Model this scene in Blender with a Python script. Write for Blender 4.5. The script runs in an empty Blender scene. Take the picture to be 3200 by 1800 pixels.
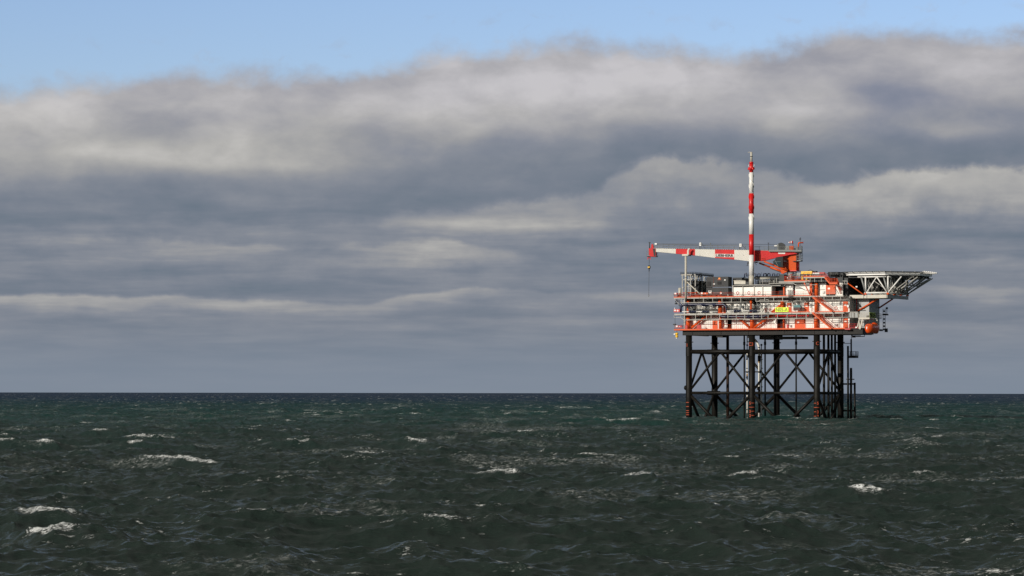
import bpy, math, random
import numpy as np
from mathutils import Matrix, Vector, Euler
random.seed(7)
scene = bpy.context.scene
COL = scene.collection
# ------------------------------------------------------------------ camera
F = 9640.0; CAMH = 6.4
pitch = math.atan(328/F); roll = 0.0014
RC = Matrix.Rotation(math.pi/2+pitch, 3, 'X') @ Matrix.Rotation(roll, 3, 'Z')
cam = bpy.data.objects.new('camera', bpy.data.cameras.new('camera')); COL.objects.link(cam)
cam.data.sensor_width = 36; cam.data.lens = 36*F/3200
cam.data.clip_start = 0.5; cam.data.clip_end = 200000
cam.matrix_world = Matrix.Translation((0, 0, CAMH)) @ RC.to_4x4()
scene.camera = cam
# ------------------------------------------------------------------ platform frame: U along its front, V into depth
TH = math.radians(26)
U = Vector((math.cos(TH), -math.sin(TH), 0)); V = Vector((math.sin(TH), math.cos(TH), 0))
def ray(x, y): return RC @ Vector(((x-1600)/F, (900-y)/F, -1))
_d = ray(2350, 1229); O = Vector((_d.x/_d.y*750, 750, 0)); O.z = 0
CP = Vector((0, 0, CAMH))
def P(x, y, v=0.0):
    "pixel of the photo -> platform coordinates on the vertical plane at depth v"
    d = ray(x, y); n = V
    t = (v + n.dot(O) - n.dot(CP)) / n.dot(d)
    w = CP + d*t - O
    return Vector((w.dot(U), v, w.z))
def PU(x, y, u):
    d = ray(x, y); n = U
    t = (u + n.dot(O) - n.dot(CP)) / n.dot(d)
    w = CP + d*t - O
    return Vector((u, w.dot(V), w.z))
def PL(x, y, a, b):
    "pixel -> point on the vertical plane through platform points a and b"
    dirv = Vector((b[0]-a[0], b[1]-a[1])); n2 = Vector((-dirv.y, dirv.x)).normalized()
    n = U*n2.x + V*n2.y; d = ray(x, y)
    p0 = O + U*a[0] + V*a[1]
    t = n.dot(p0-CP)/n.dot(d); w = CP + d*t - O
    return Vector((w.dot(U), w.dot(V), w.z))
def crop(x0, y0, s=6.0375): return lambda x, y: (x0+x/s, y0+y/s)
A = crop(2000, 820); B = crop(2340, 720); C = crop(2600, 820); D = crop(2000, 740); E = crop(2080, 1000); Fc = crop(2440, 1000)
G = crop(2080, 880, 8.05); H = crop(2270, 820); I = crop(2460, 820); J = crop(2600, 880, 8.05); K = crop(2250, 460, 3.62)
def q(c, x, y, v=0.0): a = c(x, y); return P(a[0], a[1], v)
def Zy(y, v=-2.2, x=2350): return P(x, y, v).z
def Ux(x, v=-2.2, y=1000): return P(x, y, v).x
# ------------------------------------------------------------------ materials
def principled(name, col, rough=0.5, metal=0.0, var=0.12, scale=0.6, bump=0.0, spec=0.5, rust=0.0, coat=0):
    m = bpy.data.materials.new(name); m.use_nodes = True
    nt = m.node_tree; b = nt.nodes['Principled BSDF']
    b.inputs['Roughness'].default_value = rough; b.inputs['Metallic'].default_value = metal
    b.inputs['Specular IOR Level'].default_value = spec
    tc = nt.nodes.new('ShaderNodeTexCoord')
    n = nt.nodes.new('ShaderNodeTexNoise'); n.inputs['Scale'].default_value = scale; n.inputs['Detail'].default_value = 6
    mp = nt.nodes.new('ShaderNodeMapping'); mp.inputs['Scale'].default_value = (1, 1, 0.35)
    nt.links.new(tc.outputs['Object'], mp.inputs[0]); nt.links.new(mp.outputs[0], n.inputs['Vector'])
    r = nt.nodes.new('ShaderNodeValToRGB')
    r.color_ramp.elements[0].position = 0.3; r.color_ramp.elements[1].position = 0.72
    r.color_ramp.elements[0].color = tuple(c*(1-var) for c in col)+(1,)
    r.color_ramp.elements[1].color = tuple(min(1, c*(1+var)) for c in col)+(1,)
    nt.links.new(n.outputs[0], r.inputs[0]); out = r.outputs[0]
    if rust > 0:
        n2 = nt.nodes.new('ShaderNodeTexNoise'); n2.inputs['Scale'].default_value = 1.7; n2.inputs['Detail'].default_value = 9
        mp2 = nt.nodes.new('ShaderNodeMapping'); mp2.inputs['Scale'].default_value = (1.6, 1.6, 0.22)
        nt.links.new(tc.outputs['Object'], mp2.inputs[0]); nt.links.new(mp2.outputs[0], n2.inputs['Vector'])
        r2 = nt.nodes.new('ShaderNodeValToRGB'); r2.color_ramp.elements[0].position = 0.58; r2.color_ramp.elements[1].position = 0.75
        r2.color_ramp.elements[1].color = (rust, rust, rust, 1)
        mx = nt.nodes.new('ShaderNodeMix'); mx.data_type = 'RGBA'
        nt.links.new(n2.outputs[0], r2.inputs[0]); nt.links.new(r2.outputs[0], mx.inputs[0])
        nt.links.new(out, mx.inputs[6]); mx.inputs[7].default_value = (0.16, 0.09, 0.05, 1); out = mx.outputs[2]
    nt.links.new(out, b.inputs['Base Color'])
    if bump:
        bp = nt.nodes.new('ShaderNodeBump'); bp.inputs['Strength'].default_value = bump; bp.inputs['Distance'].default_value = .02
        nt.links.new(n.outputs[0], bp.inputs['Height']); nt.links.new(bp.outputs[0], b.inputs['Normal'])
    return m
M = dict(
    orange=principled('orange_paint', (0.62, 0.084, 0.011), .5, rust=.25, spec=.3),
    rail=principled('orange_rail_paint', (0.55, 0.058, 0.012), .55, spec=.3),
    red=principled('crane_red_paint', (0.58, 0.012, 0.012), .4),
    signalred=principled('signal_red_paint', (0.5, 0.02, 0.02), .45),
    white=principled('white_paint', (0.80, 0.785, 0.73), .5, rust=.06, var=.04),
    boomwhite=principled('boom_off_white_paint', (0.66, 0.64, 0.58), .45, var=.05, rust=.1),
    mwhite=principled('stack_white_paint', (0.74, 0.73, 0.70), .4, var=.05),
    cream=principled('cream_steel_paint', (0.50, 0.47, 0.40), .5, rust=.2),
    steel=principled('light_grey_steel', (0.36, 0.35, 0.32), .55, rust=.45),
    galv=principled('galvanised_steel', (0.22, 0.23, 0.225), .5, metal=.2, rust=.2),
    grey=principled('grey_wall_paint', (0.36, 0.37, 0.37), .55, var=.05),
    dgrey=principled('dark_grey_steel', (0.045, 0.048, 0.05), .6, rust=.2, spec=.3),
    cont=principled('container_grey', (0.048, 0.05, 0.053), .6, rust=.15, spec=.3),
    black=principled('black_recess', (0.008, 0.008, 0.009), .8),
    jacket=principled('black_jacket_coating', (0.0085, 0.0075, 0.0062), .5, var=.5, spec=.18, scale=.5),
    caisson=principled('rusty_caisson_coating', (0.022, 0.011, 0.007), .6, var=.4, spec=.15, rust=.15),
    navy=principled('navy_pipe_paint', (0.008, 0.013, 0.045), .35),
    yellow=principled('yellow_paint', (0.80, 0.48, 0.02), .45),
    signyellow=principled('sign_yellow_green', (0.72, 0.90, 0.02), .5, var=.02),
    ink=principled('black_lettering', (0.01, 0.01, 0.012), .6),
    numeral=principled('orange_numeral_paint', (0.42, 0.075, 0.03), .7),
    cabgrey=principled('dark_cab_paint', (0.02, 0.021, 0.022), .5, spec=.3),
    glass=principled('dark_cab_glass', (0.02, 0.04, 0.045), .08, var=.02, spec=.8),
    teal=principled('teal_machine_paint', (0.10, 0.22, 0.23), .45),
    boat=principled('lifeboat_orange', (0.78, 0.09, 0.012), .3, var=.05),
    riser=principled('white_riser_coating', (0.70, 0.68, 0.62), .5, rust=.7),
    tan=principled('tan_band', (0.45, 0.28, 0.12), .6),
    rope=principled('steel_wire', (0.05, 0.05, 0.055), .5),
    helitop=principled('helideck_aluminium', (0.52, 0.53, 0.52), .45, metal=.2),
)
# ------------------------------------------------------------------ mesh helpers
class MB:
    def __init__(s): s.v = []; s.f = []; s.sm = []
    def add(s, vs, fs, smooth=False):
        k = len(s.v); s.v += [Vector(a) for a in vs]
        for f in fs: s.f.append(tuple(i+k for i in f)); s.sm.append(smooth)
        return s
    def box(s, u0, u1, v0, v1, z0, z1):
        u0, u1 = sorted((u0, u1)); v0, v1 = sorted((v0, v1)); z0, z1 = sorted((z0, z1))
        return s.add([(u0, v0, z0), (u1, v0, z0), (u1, v1, z0), (u0, v1, z0), (u0, v0, z1), (u1, v0, z1), (u1, v1, z1), (u0, v1, z1)],
              [(0, 3, 2, 1), (4, 5, 6, 7), (0, 1, 5, 4), (1, 2, 6, 5), (2, 3, 7, 6), (3, 0, 4, 7)])
    def tube(s, p, r, q_=None, n=10, r2=None):
        pass
    def cyl(s, p, t, r, n=10, r2=None, caps=True):
        p = Vector(p); t = Vector(t); d = (t-p)
        if d.length < 1e-6: return s
        d.normalize(); a = d.orthogonal().normalized(); b = d.cross(a); r2 = r if r2 is None else r2
        vs = []
        for c, rr in ((p, r), (t, r2)):
            for i in range(n):
                an = 2*math.pi*i/n; vs.append(c + a*math.cos(an)*rr + b*math.sin(an)*rr)
        fs = [(i, (i+1) % n, n+(i+1) % n, n+i) for i in range(n)]
        s.add(vs, fs, n > 5)
        if caps:
            k = len(s.v)-2*n
            s.f.append(tuple(k+i for i in reversed(range(n)))); s.sm.append(False)
            s.f.append(tuple(k+n+i for i in range(n))); s.sm.append(False)
        return s
    def path(s, pts, r, n=8, closed=False):
        pts = [Vector(p) for p in pts]; m = len(pts); rings = []
        up = None
        for i, p in enumerate(pts):
            if closed: t = pts[(i+1) % m]-pts[i-1]
            else: t = pts[min(i+1, m-1)]-pts[max(i-1, 0)]
            t.normalize()
            if up is None: up = t.orthogonal().normalized()
            up = (up - t*up.dot(t))
            if up.length < 1e-4: up = t.orthogonal()
            up.normalize(); b = t.cross(up)
            rings.append([p+up*math.cos(2*math.pi*k/n)*r+b*math.sin(2*math.pi*k/n)*r for k in range(n)])
        vs = [x for rg in rings for x in rg]; fs = []
        rng = m if closed else m-1
        for i in range(rng):
            j = (i+1) % m
            fs += [(i*n+k, i*n+(k+1) % n, j*n+(k+1) % n, j*n+k) for k in range(n)]
        if not closed: fs += [tuple(reversed(range(n))), tuple((m-1)*n+k for k in range(n))]
        return s.add(vs, fs, True)
    def bar(s, p, t, w, h=None):
        "square section bar"
        p = Vector(p); t = Vector(t); d = (t-p).normalized(); h = h or w
        a = Vector((0, 0, 1)) if abs(d.z) < .9 else Vector((0, 1, 0))
        b = d.cross(a).normalized(); a = b.cross(d).normalized()
        vs = [c+b*i*w/2+a*j*h/2 for c in (p, t) for i, j in ((-1, -1), (1, -1), (1, 1), (-1, 1))]
        return s.add(vs, [(0, 1, 5, 4), (1, 2, 6, 5), (2, 3, 7, 6), (3, 0, 4, 7), (3, 2, 1, 0), (4, 5, 6, 7)])
    def prism(s, pts, ext):
        "closed outline pushed along the vector ext"
        n = len(pts); pts = [Vector(p) for p in pts]; ext = Vector(ext)
        vs = pts+[p+ext for p in pts]
        return s.add(vs, [tuple(range(n)), tuple(n+i for i in reversed(range(n)))]+[(i, n+i, n+(i+1) % n, (i+1) % n) for i in range(n)])
    def corr(s, u0, u1, v, z0, z1, pitch=.5, dep=.08, back=.25):
        n = max(2, int((u1-u0)/pitch)); st = (u1-u0)/n; prof = []
        for i in range(n):
            a = u0+i*st
            prof += [(a, v), (a+st*.35, v), (a+st*.5, v+dep), (a+st*.85, v+dep)]
        prof += [(u1, v), (u1, v+back), (u0, v+back)]
        return s.prism([(a, b, z0) for a, b in prof], (0, 0, z1-z0))
    def sphere(s, c, r, n=12, m=8, sc=(1, 1, 1)):
        vs = [(c[0], c[1], c[2]+r*sc[2])]
        for j in range(1, m):
            ph = math.pi*j/m
            for i in range(n):
                th = 2*math.pi*i/n
                vs.append((c[0]+r*sc[0]*math.sin(ph)*math.cos(th), c[1]+r*sc[1]*math.sin(ph)*math.sin(th), c[2]+r*sc[2]*math.cos(ph)))
        vs.append((c[0], c[1], c[2]-r*sc[2])); L = len(vs)-1
        fs = [(0, 1+i, 1+(i+1) % n) for i in range(n)]
        for j in range(m-2):
            a = 1+j*n
            fs += [(a+i, a+n+i, a+n+(i+1) % n, a+(i+1) % n) for i in range(n)]
        a = 1+(m-2)*n
        fs += [(a+i, L, a+(i+1) % n) for i in range(n)]
        return s.add(vs, fs, True)
def world(p): return O + U*p[0] + V*p[1] + Vector((0, 0, p[2]))
def mesh(name, mb, mat, off=Vector((0, 0, 0))):
    me = bpy.data.meshes.new(name)
    me.from_pydata([tuple(v-off) for v in mb.v], [], mb.f)
    me.polygons.foreach_set('use_smooth', mb.sm)
    me.materials.append(mat); me.update()
    bm_fix(me)
    return me
import bmesh
def bm_fix(me):
    bm = bmesh.new(); bm.from_mesh(me); bmesh.ops.recalc_face_normals(bm, faces=bm.faces); bm.to_mesh(me); bm.free()
class Thing:
    "an Empty at the thing's base that parents its parts; all shapes are given in platform coordinates"
    def __init__(s, name, label, cat, base, group=None, rot=None):
        s.base = Vector(base); e = bpy.data.objects.new(name, None); COL.objects.link(e)
        e.empty_display_size = .5
        e.location = world(s.base); e.rotation_euler = (0, 0, -TH)
        e['label'] = label; e['category'] = cat
        if group: e['group'] = group
        s.e = e
    def part(s, name, mb, mat, parent=None, label=None):
        o = bpy.data.objects.new(name, mesh(name, mb, M[mat], s.base)); COL.objects.link(o)
        o.parent = parent or s.e
        if label: o['label'] = label
        return o
def single(name, mb, mat, label, cat, base, group=None):
    base = Vector(base)
    o = bpy.data.objects.new(name, mesh(name, mb, M[mat], base)); COL.objects.link(o)
    o.location = world(base); o.rotation_euler = (0, 0, -TH); o['label'] = label; o['category'] = cat
    if group: o['group'] = group
    return o
def copy_tree(o, parent=None):
    c = o.copy(); COL.objects.link(c)
    if parent: c.parent = parent
    for ch in [x for x in bpy.data.objects if x.parent == o]: copy_tree(ch, c)
    return c
def text_mb(body, size, depth, place, bold=0.0, width=None, high=None):
    "letters as real mesh; place(x, y, z) maps text space to platform space"
    cu = bpy.data.curves.new('t', 'FONT'); cu.body = body; cu.size = size; cu.extrude = depth; cu.offset = bold
    cu.align_x = 'CENTER'; cu.align_y = 'CENTER'; cu.resolution_u = 3
    ob = bpy.data.objects.new('t', cu); COL.objects.link(ob)
    dg = bpy.context.evaluated_depsgraph_get(); dg.update()
    me = bpy.data.meshes.new_from_object(ob.evaluated_get(dg))
    xs = [v.co.x for v in me.vertices]; sc = width/(max(xs)-min(xs)) if width else 1
    ys = [v.co.y for v in me.vertices]; sy = high/(max(ys)-min(ys)) if high else 1; cy = (max(ys)+min(ys))/2; cx = (max(xs)+min(xs))/2
    mb = MB(); mb.add([place((v.co.x-cx)*sc, (v.co.y-cy)*sy, v.co.z) for v in me.vertices], [tuple(p.vertices) for p in me.polygons])
    bpy.data.objects.remove(ob); bpy.data.meshes.remove(me); bpy.data.curves.remove(cu)
    return mb
def railing(mb, a, b, h=1.1, r=.035, sp=1.5, rails=3, kick=True):
    a = Vector(a); b = Vector(b); L = (b-a).length; n = max(1, round(L/sp)); up = Vector((0, 0, h))
    for i in range(n+1):
        p = a.lerp(b, i/n); mb.cyl(p, p+up, r, 5)
    for k in range(rails):
        f = (k+1)/rails; mb.cyl(a+up*f, b+up*f, r, 5)
    if kick: mb.bar(a+Vector((0, 0, .09)), b+Vector((0, 0, .09)), .02, .14)
    return mb
def ladder(mb, x, v, z0, z1, w=.45, r=.03):
    for sgn in (-1, 1): mb.cyl((x+sgn*w/2, v, z0), (x+sgn*w/2, v, z1), r, 5)
    z = z0
    while z < z1: mb.cyl((x-w/2, v, z), (x+w/2, v, z), r*.8, 4); z += .35
    return mb
# ------------------------------------------------------------------ levels
VE = -2.2
Z1 = Zy(1027.5); Z2 = Zy(977.5); Z3 = Zy(926.5); ZB = Zy(1049.5)
UL = Ux(2107); UR = Ux(2655, .9)
VB = 18.6
WV = .9
print('levels', Z1, Z2, Z3, ZB, UL, UR)
# ------------------------------------------------------------------ jacket
LEGR = .76
S = P(2552.6, 1100, 0).x; SL = P(2153, 1100, 0).x
DV = 16.6
legs = [(SL, 0), (0, 0), (S, 0), (SL, DV), (0, DV), (S, DV)]
T = Thing('jacket_foundation', 'black tubular steel jacket with six legs standing in the sea under the platform', 'jacket', (0, 0, 0))
ZH1 = Zy(1098, 0); ZH0 = Zy(1228, 0)
for i, (u, v) in enumerate(legs):
    mb = MB(); mb.cyl((u, v, -8), (u, v, ZB+.6), LEGR, 32)
    for zz in (ZH1, ZH0): mb.cyl((u, v, zz-1.1), (u, v, zz+1.1), LEGR+.035, 32, caps=False)
    # lifting lugs near the top
    zt = Zy(1068, 0)
    mb.box(u-LEGR-.35, u-LEGR+.1, v-.08, v+.08, zt-.12, zt+.12); mb.box(u+LEGR-.1, u+LEGR+.35, v-.08, v+.08, zt-.12, zt+.12)
    T.part('leg', mb, 'jacket')
def br(a, b, r, nm='diagonal_brace'): T.part(nm, MB().cyl(a, b, r, 16), 'jacket')
ZLOW = -1.6
def frame(p, q_, mid=True):
    (u0, v0), (u1, v1) = p, q_; um, vm = (u0+u1)/2, (v0+v1)/2
    br((u0, v0, ZH1), (u1, v1, ZH1), .49, 'horizontal_brace'); br((u0, v0, ZH0), (u1, v1, ZH0), .34, 'horizontal_brace')
    br((u0, v0, ZH0+.3), (um, vm, ZH1), .29); br((u1, v1, ZH0+.3), (um, vm, ZH1), .29)
    br((u0, v0, ZH0-.2), (um, vm, ZLOW), .38); br((u1, v1, ZH0-.2), (um, vm, ZLOW), .38)
frame(legs[0], legs[1]); frame(legs[1], legs[2]); frame(legs[3], legs[4]); frame(legs[4], legs[5]); frame(legs[0], legs[3]); frame(legs[2], legs[5])
br((0, 0, ZH1), (0, DV, ZH1), .4, 'horizontal_brace'); br((0, 0, ZH0), (0, DV, ZH0), .34, 'horizontal_brace')
# clamp sleeves on the left side braces
for zz, r in ((ZH1, .62), (ZH0, .5)):
    for f0, f1 in ((.27, .46), (.5, .68)):
        mb = MB(); a = Vector((SL, 0, zz)); b = Vector((SL+5, DV, zz)); mb.cyl((SL+.3+f0*8, 6, zz), (SL+.3+f1*8, 6, zz), r, 14); T.part('clamp_sleeve', mb, 'jacket')
T.part('sacrificial_anode', MB().sphere((SL-LEGR-.2, .2, Zy(1212, 0)), .6, sc=(.7, 1, 1)), 'jacket')
# caissons and conductors: (x, v, radius m, top y, material)
for x, v, r, yt, m in ((2274, 9, .36, 1049, 'caisson'), (2326, 8, .2, 1049, 'jacket'), (2391, 5, .2, 1049, 'jacket'), (2423, 9, .28, 1049, 'jacket'),
                       (2488, 5, .2, 1049, 'jacket'), (2575, 8, .3, 1046, 'jacket'), (2589, 8, .3, 1046, 'jacket'), (2599.5, 12, .28, 1046, 'jacket'), (2610, 12, .28, 1046, 'jacket')):
    b = P(x, 1200, v); mb = MB().cyl((b.x, v, -6), (b.x, v, Zy(yt, v)), r, 16)
    if r <= .2: mb.cyl((b.x, v, Zy(1078, v)), (b.x, v, Zy(1068, v)), r*1.45, 12)
    T.part('caisson', mb, m)
# risers
b = P(2335, 1200, 4); bb = Zy(1104, 4)
mb = MB().cyl((b.x, 4, -4), (b.x, 4, bb), .155, 12); R1 = T.part('riser', mb, 'riser', label='thin white riser left of the middle front leg')
T.part('pipe', MB().cyl((b.x, 4, bb), (b.x, 4, Zy(1048, 4)), .11, 10).cyl((b.x, 4, Zy(1081, 4)), (b.x, 4, Zy(1076, 4)), .26, 10), 'navy')
for y in (1123, 1151, 1180, 1233, 1280): T.part('clamp', MB().cyl((b.x-.1, 4, Zy(y+1, 4)), (b.x-.1, 4, Zy(y-1, 4)), .26, 10), 'jacket', R1)
b2 = P(2379.5, 1200, 4); bb = Zy(1104, 4)
R2 = T.part('riser', MB().cyl((b2.x, 4, -4), (b2.x, 4, bb), .165, 12), 'riser', label='thin white riser right of the middle front leg')
T.part('valve', MB().cyl((b2.x, 4, bb), (b2.x, 4, Zy(1080, 4)), .11, 8).sphere((b2.x, 4, Zy(1078, 4)), .27), 'navy', R2)
for y in (1123, 1151, 1180, 1209, 1260): T.part('clamp', MB().cyl((b2.x+.1, 4, Zy(y+1, 4)), (b2.x+.1, 4, Zy(y-1, 4)), .27, 10), 'jacket', R2)
T.part('tan_band', MB().cyl((b2.x, 4, Zy(1118, 4)), (b2.x, 4, Zy(1106, 4)), .175, 12), 'tan', R2)
T.part('tan_band', MB().cyl((b.x, 4, Zy(1178, 4)), (b.x, 4, Zy(1168, 4)), .165, 12), 'tan', R1)
c3 = P(2372.5, 1200, 4); pts = [(c3.x, 4, -4), (c3.x, 4, Zy(1095, 4))]
for k in range(1, 9):
    an = math.pi/2*k/8; pts.append((c3.x-2.9*(1-math.cos(an)), 4, Zy(1095, 4)+3.3*math.sin(an)))
R3 = T.part('riser', MB().path(pts, .27, 16), 'riser', label='thick white riser with curved top')
T.part('sleeve', MB().cyl((c3.x, 4, Zy(1130, 4)), (c3.x, 4, Zy(1112, 4)), .37, 14), 'jacket', R3)
T.part('sleeve', MB().cyl((c3.x, 4, Zy(1290, 4)), (c3.x, 4, Zy(1218, 4)), .3, 14), 'jacket', R3)
T.part('tan_band', MB().cyl((c3.x, 4, Zy(1134, 4)), (c3.x, 4, Zy(1130, 4)), .29, 14), 'tan', R3)
T.part('riser_guide', MB().box(b.x-.3, b2.x+.3, 3.5, 3.8, Zy(1164, 4), Zy(1160, 4)), 'jacket')
T.part('riser_guide', MB().box(0, c3.x+.3, 3.2, 3.7, Zy(1219, 4), Zy(1208, 4)), 'jacket')
# draught marks and leg numbers wrapped on the legs
def oncyl(u, v, z, r=LEGR+.04, rot=0.0):
    def f(x, y, d): a = x/r + rot; return (u + (r+d)*math.sin(a), v - (r+d)*math.cos(a), z+y)
    return f
def tick(u, v, z, x0, x1, h=.06):
    mb = MB(); n = 6; g = oncyl(u, v, z); vs = []
    for i in range(n+1):
        x = x0+(x1-x0)*i/n; vs += [g(x, -h, .01), g(x, h, .01)]
    return mb.add(vs, [(2*i, 2*i+2, 2*i+3, 2*i+1) for i in range(n)])
def yz(y): return Zy(y, -LEGR)
FA = TH+.06   # face the numerals look at
for (u, side, marks) in ((0, 1, ((1259.7, '5'), (1285.5, '3'), (1298.5, '2'))), (S, -1, ((1259.7, '5'), (1286.5, '3'), (1300, '2')))):
    for y, ch in marks:
        T.part('draught_numeral', text_mb(ch, 1.0, .01, oncyl(u, 0, yz(y), rot=(-.30 if side > 0 else .62)), bold=.012), 'numeral')
        T.part('draught_mark', tick(u, 0, yz(y)+.03, .15 if side > 0 else -.62, .9 if side > 0 else 0.1), 'numeral')
    T.part('draught_mark', tick(u, 0, yz(1272.5), -.62, .9), 'numeral')
for y in (1258, 1271, 1284, 1290.5, 1297): T.part('draught_mark', tick(SL, 0, yz(y), -.6, .3), 'numeral')
T.part('leg_number', text_mb('C3', 1.15, .01, oncyl(0, 0, yz(1075.5), rot=-.05), bold=.01), 'numeral')
T.part('leg_number', text_mb('1', 1.15, .01, oncyl(SL, 0, yz(1077), rot=-.25), bold=.01), 'numeral')
T.part('leg_number', text_mb('C', 1.15, .01, oncyl(S, 0, yz(1074), rot=.55), bold=.005), 'numeral')
# access platform and boat fender right of the rear right leg
a = P(2660, 1100, DV); zt = Zy(1116, DV)
mb = MB().cyl((a.x, DV, zt), (a.x, DV, Zy(1062, DV)), .2, 12).cyl((a.x+.05, DV, Zy(1064, DV)), (a.x+.05, DV, Zy(1046, DV)), .08, 8); mb.cyl((S, DV, Zy(1075, DV)), (a.x, DV, Zy(1075, DV)), .07, 6)
T.part('service_pipe', mb, 'jacket')
u0 = P(2653, 1100, DV).x; u1 = P(2678, 1100, DV).x
mb = MB().box(u0, u1, DV-1, DV+1, Zy(1120, DV), Zy(1114, DV)); T.part('access_platform', mb, 'jacket')
mb = MB(); zr = Zy(1114, DV)
for s_ in (-1, 1): railing(mb, (u0, DV+s_, zr), (u1, DV+s_, zr), 1.1, .045, .8)
railing(mb, (u1, DV-1, zr), (u1, DV+1, zr), 1.1, .045, .7)
T.part('railing', mb, 'jacket')
T.part('access_shaft', MB().cyl((P(2652, 1100, DV).x, DV-.5, -2), (P(2652, 1100, DV).x, DV-.5, Zy(1083, DV)), .25, 10), 'jacket')
for x, yt, r in ((2659.5, 1151, .3), (2671, 1196, .26)):
    a = P(x, 1200, DV); T.part('fender_post', MB().cyl((a.x, DV, -5), (a.x, DV, Zy(yt, DV)), r, 12), 'jacket')
a = P(2652, 1200, DV); a2 = P(2673, 1200, DV)
for y in (1200, 1282): T.part('fender_rail', MB().cyl((S, DV, Zy(y, DV)), (a2.x, DV, Zy(y, DV)), .2, 8), 'jacket')
mb = MB(); a = P(2660, 1180, DV)
ladder(mb, a.x+.1, DV-.5, Zy(1300, DV), Zy(1150, DV), .45, .04)
for k in range(7):
    z = Zy(1186, DV)+k*.3; pts = [(a.x+.1+.45*math.cos(t), DV-.5-.45*math.sin(t), z) for t in [math.pi*i/8 for i in range(9)]]
    mb.path(pts, .025, 4)
T.part('caged_ladder', mb, 'jacket')
T.part('landing_grating', MB().box(a.x-1, a.x+.7, DV-.8, DV+.4, Zy(1187, DV), Zy(1184, DV)), 'jacket')
# ------------------------------------------------------------------ topside
T = TS = Thing('platform_topside', 'three-deck white and orange production topside carried on the black jacket', 'platform', (0, 0, Z1))
UT = UR   # right edge of the lowest deck
# lower girders and deck
mb = MB(); uG = P(2133, 1040, -1.2).x
mb.box(uG, UR+.5, -1.2, -.9, ZB+.25, Z1-.35)
u0 = P(2215, 1040, -1.2).x
T.part('plate_girder', mb, 'jacket')
mb = MB(); zb2 = Zy(1050.5)
mb.prism([P(2135, 1048, -.8), P(2200, 1051, -.8), P(2208, 1051, -.8), P(2216, 1048, -.8), P(2216, 1036, -.8), P(2135, 1036, -.8)], (0, 1, 0))
T.part('girder_flange', mb, 'jacket'); T.part('girder_flange', MB().box(Ux(2239, -.6), Ux(2258, -.6), -.6, 3, Zy(1053), Z1-.4), 'jacket')
mb = MB(); mb.box(Ux(2373, 2), Ux(2418, 2), 2, 8, Zy(1060), Z1-.5); mb.box(Ux(2418, 2), Ux(2503, 2), 2.5, 7, Zy(1059), Zy(1051)-.0); mb.box(Ux(2370, 2), Ux(2503, 2), 2.6, 2.8, Zy(1054.5), Zy(1053.5))
T.part('sump_tank', mb, 'jacket')
for x in (2163, 2253, 2338, 2450, 2545, 2632):
    u = Ux(x, -1.2); T.part('girder_stiffener', MB().box(u-.04, u+.04, -1.32, -1.2, ZB+.4, Z1-.4), 'jacket')
for v in (5, 10, 15, 18):
    T.part('floor_beam', MB().box(uG+.2, UR-.5, v, v+.3, ZB+.4, Z1-.4), 'jacket')
UTW = P(2716, 980, 4.5).x
for v0, v1, yb in ((-1.3, 6.5, 1048.5), (6.52, 10, 1043), (10.02, 13.4, 1038)):
    T.part('lower_girder', MB().box(UR+.5, UTW+.4, v0, v1, Zy(yb, v1), Z1-.36), 'jacket')
def deck(za, zb, u0, u1, orange_to=None, nm='deck'):
    mb = MB().box(u0, u1, VE, VB, za, zb); return mb
T.part('deck', MB().box(UL, UR, VE, VB, Z1-.26, Z1-.02), 'orange', label='lowest orange deck')
T.part('deck', MB().box(UR, UTW+.4, -1.2, 13.4, Z1-.33, Z1-.05), 'jacket', label='black deck under the lifeboat bay')
T.part('deck_edge', MB().box(UL-.05, UR, VE-.08, VE-.003, Z1-.24, Z1+.1), 'orange')
T.part('deck', MB().box(UL, UR-.3, VE, VB, Z2-.42, Z2-.03), 'steel', label='middle grey deck')
T.part('deck', MB().box(UL-.1, Ux(2636), VE, VB, Z3-.32, Z3-.03), 'steel', label='upper grey deck')
T.part('deck_edge', MB().box(UL-.1, Ux(2531), VE-.08, VE-.003, Z3-.03, Z3+.18), 'orange')
T.part('deck_edge', MB().box(Ux(2415), Ux(2532), VE-.08, VE-.003, Z2-.02, Z2+.2), 'orange')
T.part('deck_edge', MB().box(Ux(2245), Ux(2268), VE-.08, VE-.003, Z2-.02, Z2+.15), 'orange')
T.part('deck_edge', MB().box(Ux(2556), Ux(2650), VE-.08, VE-.003, Z2-.02, Z2+.2), 'orange')
# splice marks and bracket plates on the deck edges
for x in list(range(2150, 2650, 27)):
    u = Ux(x); T.part('splice_plate', MB().box(u-.03, u+.03, VE-.02, VE, Z2-.42, Z2-.02), 'dgrey'); u = Ux(x+9)
    if x < 2610: T.part('splice_plate', MB().box(u-.03, u+.03, VE-.02, VE, Z3-.32, Z3-.03), 'dgrey')
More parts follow.
